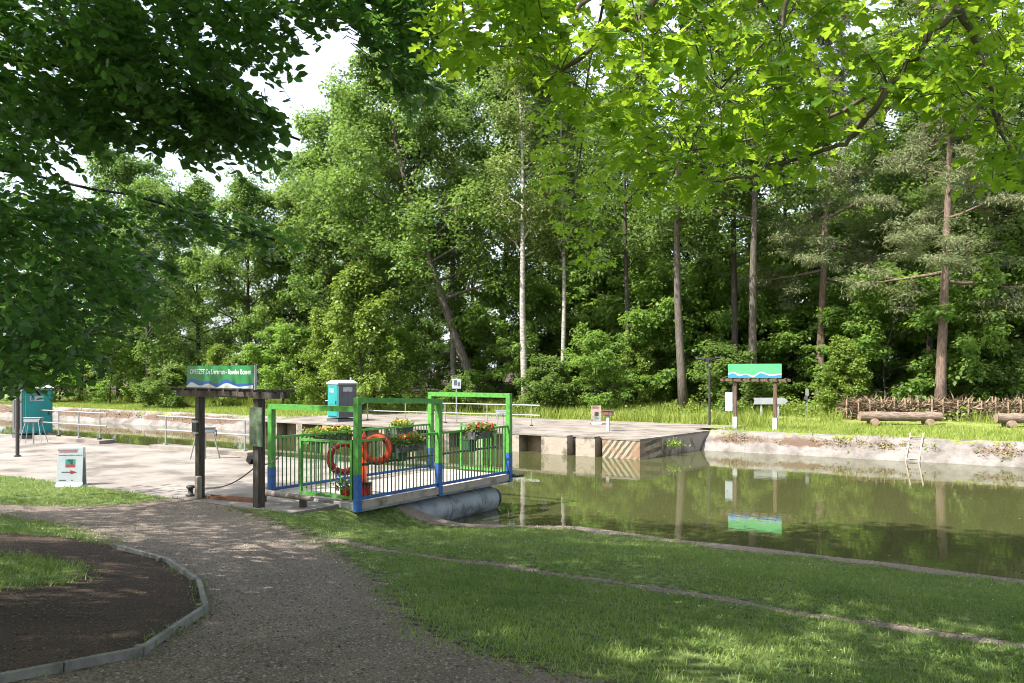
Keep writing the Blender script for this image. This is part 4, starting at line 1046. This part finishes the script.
p = pd(17.5, 26.5); pt = empty('steel_post', (p[0], p[1], 0)); tag(pt, 'thin dark steel post on the quay in front of the left toilet cabin', 'post')
MB().tube([(0, 0, 0), (0, 0, 2.0)], .055, 12).build('shaft', M_iron, pt); MB().tube([(0, 0, 2.0), (0, 0, 2.06)], [.06, .03], 12).build('cap', M_iron, pt)
MB().tube([(0, 0, 0), (0, 0, .04)], .1, 12).build('base_plate', M_iron, pt)

def winch(px, d, z, label, rz, h=.95):
    p = pd(px, d); e = empty('hand_winch', (p[0], p[1], z), rz); tag(e, label, 'winch', 'hand winches on steel legs')
    MB().box((0, 0, h - .08), (.6, .24, .15)).build('housing', M_float, e, bevel=.015)
    MB().box((0, 0, h + .012), (.64, .27, .024)).build('lid', M_float, e)
    for sx in (-1, 1):
        for sy in (-1, 1): MB().tube([(sx * .24, sy * .1, h - .16), (sx * .42, sy * .22, 0)], .015, 6).build('leg', M_galv, e)
    MB().tube([(0, 0, h - .16), (0, 0, 0)], .028, 8).build('column', M_galv, e)
    MB().tube([(.33, -.06, h - .08), (.33, -.2, h - .08)], .02, 6).build('crank', M_iron, e)
    MB().box((.33, -.2, h - .16), (.03, .03, .2)).build('crank_arm', M_iron, e)
winch(33.5, 31.0, 0, 'hand winch on splayed legs in front of the left toilet cabin', TH)
winch(205, 25.8, 0, 'hand winch behind the left post of the near sign', TH + .3)
winch(503, 38.6, 0, 'hand winch on the platform edge across the canal, right of the ferry', .2, .85)

p = pz(190.5, 496); e = empty('mooring_bollard', (p[0], p[1], 0)); tag(e, 'small dark iron mooring bollard left of the near sign', 'bollard')
MB().tube([(0, 0, 0), (0, 0, .04), (0, 0, .05), (0, 0, .15), (0, 0, .18), (0, 0, .22)], [.1, .1, .055, .05, .09, .085], 16).build('body', M_iron, e, smooth=True)
MB().tube([(0, 0, .22), (0, 0, .235)], [.085, .05], 16).build('cap', M_iron, e)

a_ = pz(258, 493, .16); b_ = pz(312, 500.5, .16)
e = empty('low_barrier', (b_[0], b_[1], 0)); tag(e, 'low grey pole barrier on a short black post in front of the gate', 'barrier')
MB().tube([(a_[0], a_[1], .19), (b_[0], b_[1], .19)], [.07, .05], 12).build('pole', M_conc2, e, True, smooth=True)
q = pz(303, 507); MB().box((q[0], q[1], .07), (.12, .12, .16), TH).build('support', M_iron, e, True)
q = a_ * .9 + b_ * .1; MB().box((q[0], q[1], .06), (.12, .1, .14), TH).build('support', M_iron, e, True)
a_ = pz(208, 498); b_ = pz(256, 502)  # channel added in place of a shadowed slot in the ground
e = empty('slot_strip', ((a_[0] + b_[0]) / 2, (a_[1] + b_[1]) / 2, 0), math.atan2(b_[1] - a_[1], b_[0] - a_[0])); tag(e, 'rusty brown strip standing in for the shadowed slot between the near sign posts', 'strip')
ln = float(np.hypot(*(b_ - a_)))
MB().box((0, 0, .02), (ln, .16, .03)).build('web', M_rust, e)
for y in (-.08, .08): MB().box((0, y, .035), (ln, .02, .062)).build('flange', M_rust, e)
A = np.array([lp[0] + .1, lp[1] - .02, .22]); B_ = np.array([rp[0], rp[1] - .0, .85]); C_ = np.array([T0, N0 + .3, .9])
rm = MB()
pts = [A + (B_ - A) * u - np.array([0, 0, .16 * math.sin(math.pi * u)]) for u in np.linspace(0, 1, 14)] + [B_ + (C_ - B_) * u - np.array([0, 0, .1 * math.sin(math.pi * u)]) for u in np.linspace(.1, 1, 10)]
o = rm.tube(pts, .014, 6).build('rope', M_rope); tag(o, 'thin rope sagging from the left sign post to the ferry', 'rope')

# across the canal
p = pd(456.5, 43.5); e = empty('road_sign', (p[0], p[1], 0), TH); tag(e, 'small square sign on a grey pole behind the ferry', 'sign')
MB().tube([(0, 0, 0), (0, 0, 2.3)], .035, 8).build('pole', M_galv, e); pn = MB().box((0, -.05, 2.0), (.46, .02, .5)).build('plate', M_white, e)
MB().box((-.05, -.063, 2.05), (.16, .006, .26)).build('pictogram', M_greyP, pn); MB().box((.12, -.063, 1.98), (.1, .006, .2)).build('pictogram', M_greyP, pn)
p = pd(608, 37.6); e = empty('post_box', (p[0], p[1], 0), TH - .3); tag(e, 'brown box on a pale post on the platform corner across the canal', 'box')
MB().box((0, 0, .35), (.13, .13, .7)).build('post', M_whiteP, e, bevel=.01); MB().box((0, 0, .78), (.46, .24, .2)).build('box', M_timberB, e, bevel=.01)
MB().box((-.08, -.13, .78), (.2, .012, .1)).build('panel', M_rust, e); MB().box((0, 0, .895), (.52, .3, .03)).build('lid', M_timberB, e)
p = pd(709.5, 41.7); e = empty('lamp_post', (p[0], p[1], 0), TH); tag(e, 'black lamp post with twin flat heads left of the far sign', 'lamp post')
MB().tube([(0, 0, 0), (0, 0, 3.1), (0, 0, 3.3)], [.06, .05, .045], 10).build('pole', M_iron, e); MB().box((0, 0, 3.28), (1.0, .05, .05)).build('crossarm', M_iron, e)
for x in (-.45, .5):
    MB().box((x, -.06, 3.32 - .05 * (x < 0)), (.42, .24, .05)).build('lamp_head', M_greyP, e, bevel=.01)
MB().box((-.16, -.05, 3.18), (.2, .14, .18)).build('control_box', M_iron, e)
MB().box((0, 0, 2.95), (.1, .1, .14)).build('collar', M_galv, e)
p = pd(770.5, 44); e = empty('direction_sign', (p[0], p[1], gz(*p)), TH + .05); tag(e, 'pale arrow shaped direction board on two posts behind the far sign', 'sign')
MB().slab([(-.9, .82), (.72, .82), (.92, .98), (.72, 1.16), (-.9, 1.16), (-.84, .99)], -.03, .0).build('arrow_board', M_whiteP, e)
for x in (-.48, .42): MB().box((x, .04, .5), (.08, .06, 1.1)).build('post', M_whiteP, e)
p = pd(807, 45.2); e = empty('marker_post', (p[0], p[1], gz(*p)), TH); tag(e, 'slim grey post with small box right of the arrow board', 'post')
MB().box((0, 0, .65), (.06, .06, 1.3)).build('shaft', M_galv, e); MB().box((0, -.03, 1.3), (.16, .1, .34)).build('box', M_galv, e); MB().box((-.06, -.04, 1.0), (.14, .1, .2)).build('box', M_greyP, e)

def bench(px0, px1, d, label):
    a, b = pd(px0, d + .2), pd(px1, d - .2); c = (a + b) / 2; rz = math.atan2(b[1] - a[1], b[0] - a[0]); ln = float(np.hypot(*(b - a)))
    z = gz(*c); e = empty('log_bench', (c[0], c[1], z), rz); tag(e, label, 'log bench', 'log benches on the far bank')
    n = 12
    lg = MB().tube([(-ln / 2 + ln * i / n, random.uniform(-.02, .02), .39 + random.uniform(-.015, .015)) for i in range(n + 1)], [.225 + random.uniform(-.018, .018) for _ in range(n + 1)], 16, False)
    lo = lg.build('log', M_log, e, smooth=True)
    for s in (-1, 1): MB().tube([(s * ln / 2, 0, .39), (s * (ln / 2 + .012), 0, .39)], [.225, .215], 16).build('cut_end', M_logend, lo)
    for s in (-1, 1):
        q = MB().tube([(s * ln * .34, -.42, .13), (s * ln * .34, .42, .13)], .175, 14, False).build('support_log', M_log, e, smooth=True)
        for y in (-1, 1): MB().tube([(s * ln * .34, y * .42, .13), (s * ln * .34, y * .43, .13)], [.176, .17], 14).build('cut_end', M_logend, q)
bench(860, 941, 40.4, 'log bench lying wholly in view in front of the stake fence')
bench(996, 1078, 38.2, 'log bench cut off by the right edge of the view')

# stake fence filled with brushwood
fa, fb = pd(846, 43.3), pd(1075, 39.6); fd = fb - fa; fl_ = float(np.hypot(*fd)); fu = fd / fl_
e = empty('brushwood_fence', (fa[0], fa[1], gz(*fa))); tag(e, 'wooden stake fence stuffed with brushwood behind the log benches', 'fence')
nst = 19; fn = np.array([-fu[1], fu[0]])
for row, off in ((0, 0.0), (1, .65)):
    for i in range(nst):
        q = fa + fd * ((i + .15 * random.random()) / (nst - 1)) + fn * off; z = gz(*q)
        MB().tube([(q[0], q[1], z - .1), (q[0] + random.uniform(-.04, .04), q[1] + random.uniform(-.04, .04), z + random.uniform(.95, 1.15))], [.048, .042], 6).build('stake', M_stake, e, True)
r = np.random.default_rng(77); nb = 6500
u = r.random(nb) * fl_; h = r.random(nb) ** .8 * (.8 + .1 * np.sin(u * 1.7)); C = np.column_stack([fa[0] + fu[0] * u, fa[1] + fu[1] * u]) + fn * r.uniform(.02, .63, (nb, 1))
D_ = np.column_stack([np.repeat(fu[None], nb, 0) * r.choice([-1, 1], (nb, 1)) + r.normal(size=(nb, 2)) * .25, r.normal(0, .3, nb)])
me = leaves('brushwood', np.column_stack([C, gz(*fa) + .03 + h]) - np.array(e.location), unit(nb, r), D_, r.uniform(.25, .8, nb), 'rhomb', .07, r)
o = link('brushwood', me, M_twig, e); o['kind'] = 'stuff'

# ladder on the sloping bank
p = pd(917, 34.0); fe = 36.7
k = (917 - 512) / FPX; d = fe / (.55 * k + .835); c = pd(917, d)
e = empty('ladder', (c[0], fe - .85, WZ)); tag(e, 'grey steel ladder lying on the sloping bank below the log bench', 'ladder')
top = Vector((0, .83, 1.0)); bot = Vector((0, -.75, -.35))
for s in (-1, 1): MB().bar(bot + Vector((s * .23, 0, 0)), top + Vector((s * .23, 0, 0)), .05, .07).build('side_rail', M_conc2, e)
for i in range(5):
    q = bot + (top - bot) * ((i + .7) / 5.2); MB().tube([q + Vector((-.22, 0, 0)), q + Vector((.22, 0, 0))], .022, 6).build('rung', M_conc2, e)

# path edging boards
e = empty('path_edging', (*EDGE[2], gz(*EDGE[2]))); tag(e, 'grey timber boards edging the gravel path at lower left', 'edging')
for (a, b) in zip(EDGE[:-1], EDGE[1:]):
    ln = float(np.hypot(*(b - a))); m = max(1, round(ln / 1.6)); u = (b - a) / ln
    for i in range(m):
        p, q = a + (b - a) * (i / m) + u * .004, a + (b - a) * ((i + 1) / m) - u * .004
        MB().bar((p[0], p[1], gz(*p) + .005), (q[0], q[1], gz(*q) + .005), .045, .11).build('board', M_board, e, True, bevel=.006)
    nrm = np.array([-u[1], u[0]]); pgp = b - u * .12 - nrm * .05
    MB().box((pgp[0], pgp[1], gz(*pgp) - .03), (.045, .045, .14), math.atan2(u[1], u[0])).build('peg', M_board, e, True)

# ------------------------------------------------------------------ ground cover
def cover(name, n, box, accept, hgt, wdt, m, label, cat, seed, lean=.5, flat=False, kind='stuff', zoff=0.0, dens=None):
    r = np.random.default_rng(seed)
    x = r.uniform(box[0], box[1], n); y = r.uniform(box[2], box[3], n)
    a = accept(x, y) ; ok = r.random(n) < a
    x, y = x[ok], y[ok]; d = x * FX + y * FY; cx = x * RX + y * RY
    ok = (d > 3.3) & (np.abs(cx) < d * .64 + .6)
    x, y = x[ok], y[ok]; k = len(x); z = G(x, y) + zoff
    B = np.column_stack([x, y, z]); az = r.uniform(0, 6.283, k); h = hgt * r.uniform(.5, 1.3, k); w_ = wdt * r.uniform(.7, 1.3, k)
    sd = np.column_stack([np.cos(az), np.sin(az), np.zeros(k)]) * w_[:, None] / 2
    if not flat:
        tip = B + np.column_stack([r.normal(0, lean, k), r.normal(0, lean, k), np.ones(k)]) * h[:, None]
        Vv = np.stack([B - sd, B + sd, tip], 1).reshape(-1, 3); Fq = np.arange(3 * k).reshape(-1, 3); vr = np.repeat(np.clip(.5 * r.random(k) + .25 + .33 * pn(x, y, 1.1) * pn(x + 3, y, 2.7) + .2 * pn(x, y + 5, .4), 0, 1), 3)
    else:
        fo = np.column_stack([-np.sin(az), np.cos(az), r.normal(0, .3, k)]) * h[:, None] / 2
        up = np.column_stack([np.zeros(k), np.zeros(k), w_ * .35])
        Vv = np.stack([B - sd, B - fo, B + sd, B + fo, B + up], 1).reshape(-1, 3)
        Fq = (np.array([(0, 1, 4), (1, 2, 4), (2, 3, 4), (3, 0, 4)])[None] + (np.arange(k) * 5)[:, None, None]).reshape(-1, 3); vr = np.repeat(r.random(k), 5)
    o = link(name, np_mesh(name, Vv, Fq, vr), m); tag(o, label, cat, kind=kind); return o
def pn(x, y, s=1.0): return np.sin(1.3 * s * x + 2 * np.sin(.7 * s * y)) * np.sin(1.1 * s * y + 1.5 * np.sin(.9 * s * x + 1))
def a_grass(x, y):
    _, g, _ = masks(x, y); d = x * FX + y * FY
    quay = (x < -12.2) & (y > 11.12 + .08 * pn(x, y, 3))
    return np.where(quay | (y > shore(x) - .3) & (x > -12.3), 0, g) * np.clip(.72 + .3 * pn(x, y) + .45 * pn(x + 7, y, 2.6), .12, 1) * np.clip(9 / np.maximum(d, 1), .35, 1) 
cover('grass', 640000, (-24, 9, 2.5, 16.2), a_grass, .055, .012, M_grassn, 'short mown grass on the near bank', 'grass', 91)
r = np.random.default_rng(98); nw = 90000
x = r.uniform(-20, 9, nw); y = r.uniform(3, 15.8, nw); d = x * FX + y * FY; cx = x * RX + y * RY
ok = (r.random(nw) < a_grass(x, y) * np.clip(pn(x, y, 1.7) * 1.4 + pn(x + 2, y, 4.0) * .6, 0, 1)) & (d > 3.3) & (np.abs(cx) < d * .64 + .6); x, y = x[ok], y[ok]; k = len(x)
me = leaves('clover', np.column_stack([x, y, G(x, y) + r.uniform(.012, .05, k)]), unit(k, r) * .5 + np.array([0, 0, 1.0]), unit(k, r), .038 * r.uniform(.6, 1.4, k), 'ovate', 1.3, r)
tag(link('clover', me, M_leafA), 'broad leaved clover and weeds in the near grass', 'weeds', kind='stuff')
r = np.random.default_rng(97); nw = 420
x = r.uniform(-12, 9, nw); y = shore(x) + .5 + np.abs(r.normal(0, 4.5, nw)); y = np.minimum(y, 34.5); k = nw
me = leaves('floating_leaves', np.column_stack([x, y, np.full(k, WZ + .006)]), r.normal(size=(k, 3)) * .02 + np.array([0, 0, 1.0]), unit(k, r), .06 * r.uniform(.4, 1.3, k), 'ovate', 1.0, r)
tag(link('floating_leaves', me, M_litter), 'scattered fallen leaves floating on the canal', 'leaves', kind='stuff')
def a_sprig(x, y):
    p_, g, _ = masks(x, y); return np.clip(p_ * (g < .5), 0, 1) * (pn(x, y, 1.4) > .55) * .3 * (y < 11)
cover('grass_sprigs', 60000, (-24, 9, 2.5, 16.2), a_sprig, .03, .006, M_grassn, 'sparse grass sprigs on the gravel path', 'grass', 92)
def a_path(x, y):
    p_, g, _ = masks(x, y); d = x * FX + y * FY
    quay = (x < -12.2) & (y > 11.0)
    return np.where(quay | (y > shore(x) + .1), 0, p_) * np.clip(7 / np.maximum(d, 1), .3, 1)
cover('gravel', 150000, (-24, 9, 2.5, 16.2), a_path, .03, .024, M_pebble, 'loose grey gravel on the path', 'gravel', 93, flat=True)
def a_soil(x, y):
    p_, g, _ = masks(x, y); return np.clip(1 - g - p_, 0, 1) * (y < 10) * .9 + p_ * .16 * (y < 10.8) + g * (.05 + .10 * (pn(x, y, 1.9) > .35))
cover('leaf_litter', 120000, (-24, 9, 2.5, 15.0), a_soil, .026, .014, M_litter, 'dry leaf and twig litter on the bare soil', 'leaf litter', 94, flat=True, zoff=.004)
cover('daisies', 9000, (-16, 9, 5, 15.5), lambda x, y: a_grass(x, y) * (pn(x, y, .8) > .0) * .35, .014, .014, M_daisy, 'tiny white daisies in the near grass', 'daisies', 95, flat=True, zoff=.04)
def a_far(x, y):
    plat = (x > -36.8) & (x < -13.2) & (y < 40.6)
    return np.where(plat | (y < far_edge(x) + .1), 0, 1.0)
cover('verge_grass', 150000, (-75, 25, 32.5, 44), lambda x, y: a_far(x, y) * (.8 + .2 * pn(x, y, .6)), .16, .03, M_grassf, 'sunlit mown grass on the far bank', 'grass', 96, lean=.4)
cover('tall_grass', 120000, (-75, 25, 40.5, 52), lambda x, y: a_far(x, y) * np.clip((pn(x, y, .5) + .65) * .9, 0, 1) * (1 - (y < 45.5) * (x > -9.5) - (y < 43.5) * (x > -12.5) * (x <= -9.5)), .55, .045, M_grassf, 'tall weeds and grasses at the edge of the wood', 'tall grass', 97, lean=.28)
r = np.random.default_rng(99); nw = 60000
x = r.uniform(-70, 25, nw); y = 43.5 + 7 * r.random(nw) + 1.5 * pn(x, x, .3); dens = np.clip(pn(x, y, .8) + .5, 0, 1) * a_far(x, y) * ((x < -14) | (y > 45.8) )
ok = r.random(nw) < dens; x, y = x[ok], y[ok]; k = len(x); hh = r.random(k) * (.5 + .6 * np.clip(pn(x, y, 1.3) + .4, 0, 1.2))
me = leaves('weeds', np.column_stack([x, y, G(x, y) + hh]), unit(k, r) * .7 + np.array([0, -.2, 1.0]), unit(k, r), .17 * r.uniform(.6, 1.3, k), 'rhomb', 1.0, r)
tag(link('weeds', me, M_leafH), 'nettles and brambles crowding the edge of the wood', 'weeds', kind='stuff')
r = np.random.default_rng(90); nw = 40000
x = np.concatenate([r.uniform(-13.2, 22, 26000), r.uniform(-75, -37, 14000)]); dy = -np.abs(r.normal(.5, .17, nw)); y = far_edge(x) + dy
z = np.interp(-dy, [0, .22, .42, .62, .74, .86, 1.05], [.015, -.06, -.22, -.34, -.42, -.55, -.72])
ok = r.random(nw) < np.clip(.35 + .5 * pn(x, x * .3, .7) + .3 * pn(x, y, 2.5), 0, 1); x, y, z = x[ok], y[ok], z[ok]; k = len(x)
me = leaves('bank_crust', np.column_stack([x, y, z + r.uniform(-.01, .05, k)]), unit(k, r) + np.array([0, -.5, .6]), unit(k, r), .06 * r.uniform(.4, 1.5, k), 'ovate', .9, r)
tag(link('bank_crust', me, M_twig), 'dry brown weeds crusting the sloping canal banks', 'weeds', kind='stuff')
k2 = r.random(k) < .04
me = leaves('bank_weeds', np.column_stack([x, y, z])[k2] + np.array([0, -.02, .03]), unit(int(k2.sum()), r) + np.array([0, -.4, .6]), unit(int(k2.sum()), r), .12 * r.uniform(.4, 1.4, int(k2.sum())), 'ovate', .8, r)
tag(link('bank_weeds', me, M_leafH), 'small green weeds sprouting on the sloping canal banks', 'weeds', kind='stuff')
def clump(px, d, z, n, h, label, seed, lift=0):
    r = np.random.default_rng(seed); p = pd(px, d); e = empty('waterside_plant', (p[0], p[1], z)); tag(e, label, 'plant', 'plants growing from the canal walls')
    C = r.normal(size=(n, 3)) * np.array([.18, .12, .0]); D_ = unit(n, r) * .5 + np.array([0, 0, .8])
    link('foliage', leaves('foliage', C + D_ * r.uniform(0, h * .7, (n, 1)), unit(n, r) + np.array([0, -.4, .4]), D_, h * .45 * r.uniform(.6, 1.2, n), 'rhomb', .5, r), M_leafH, e)
    MB().tube([(0, 0, -.15), (0, 0, h * .5)], [.015, .006], 5).build('stem', M_barkD, e)
clump(1010, 31.2, WZ - .05, 260, .45, 'green weed clump at the waterline by the right edge', 1)
clump(675, 34.6, -.45, 120, .4, 'green weed growing from the shaded end wall of the platform', 2)
clump(857, 36.6, -.1, 120, .35, 'small weed on top of the bank left of the ladder', 3)
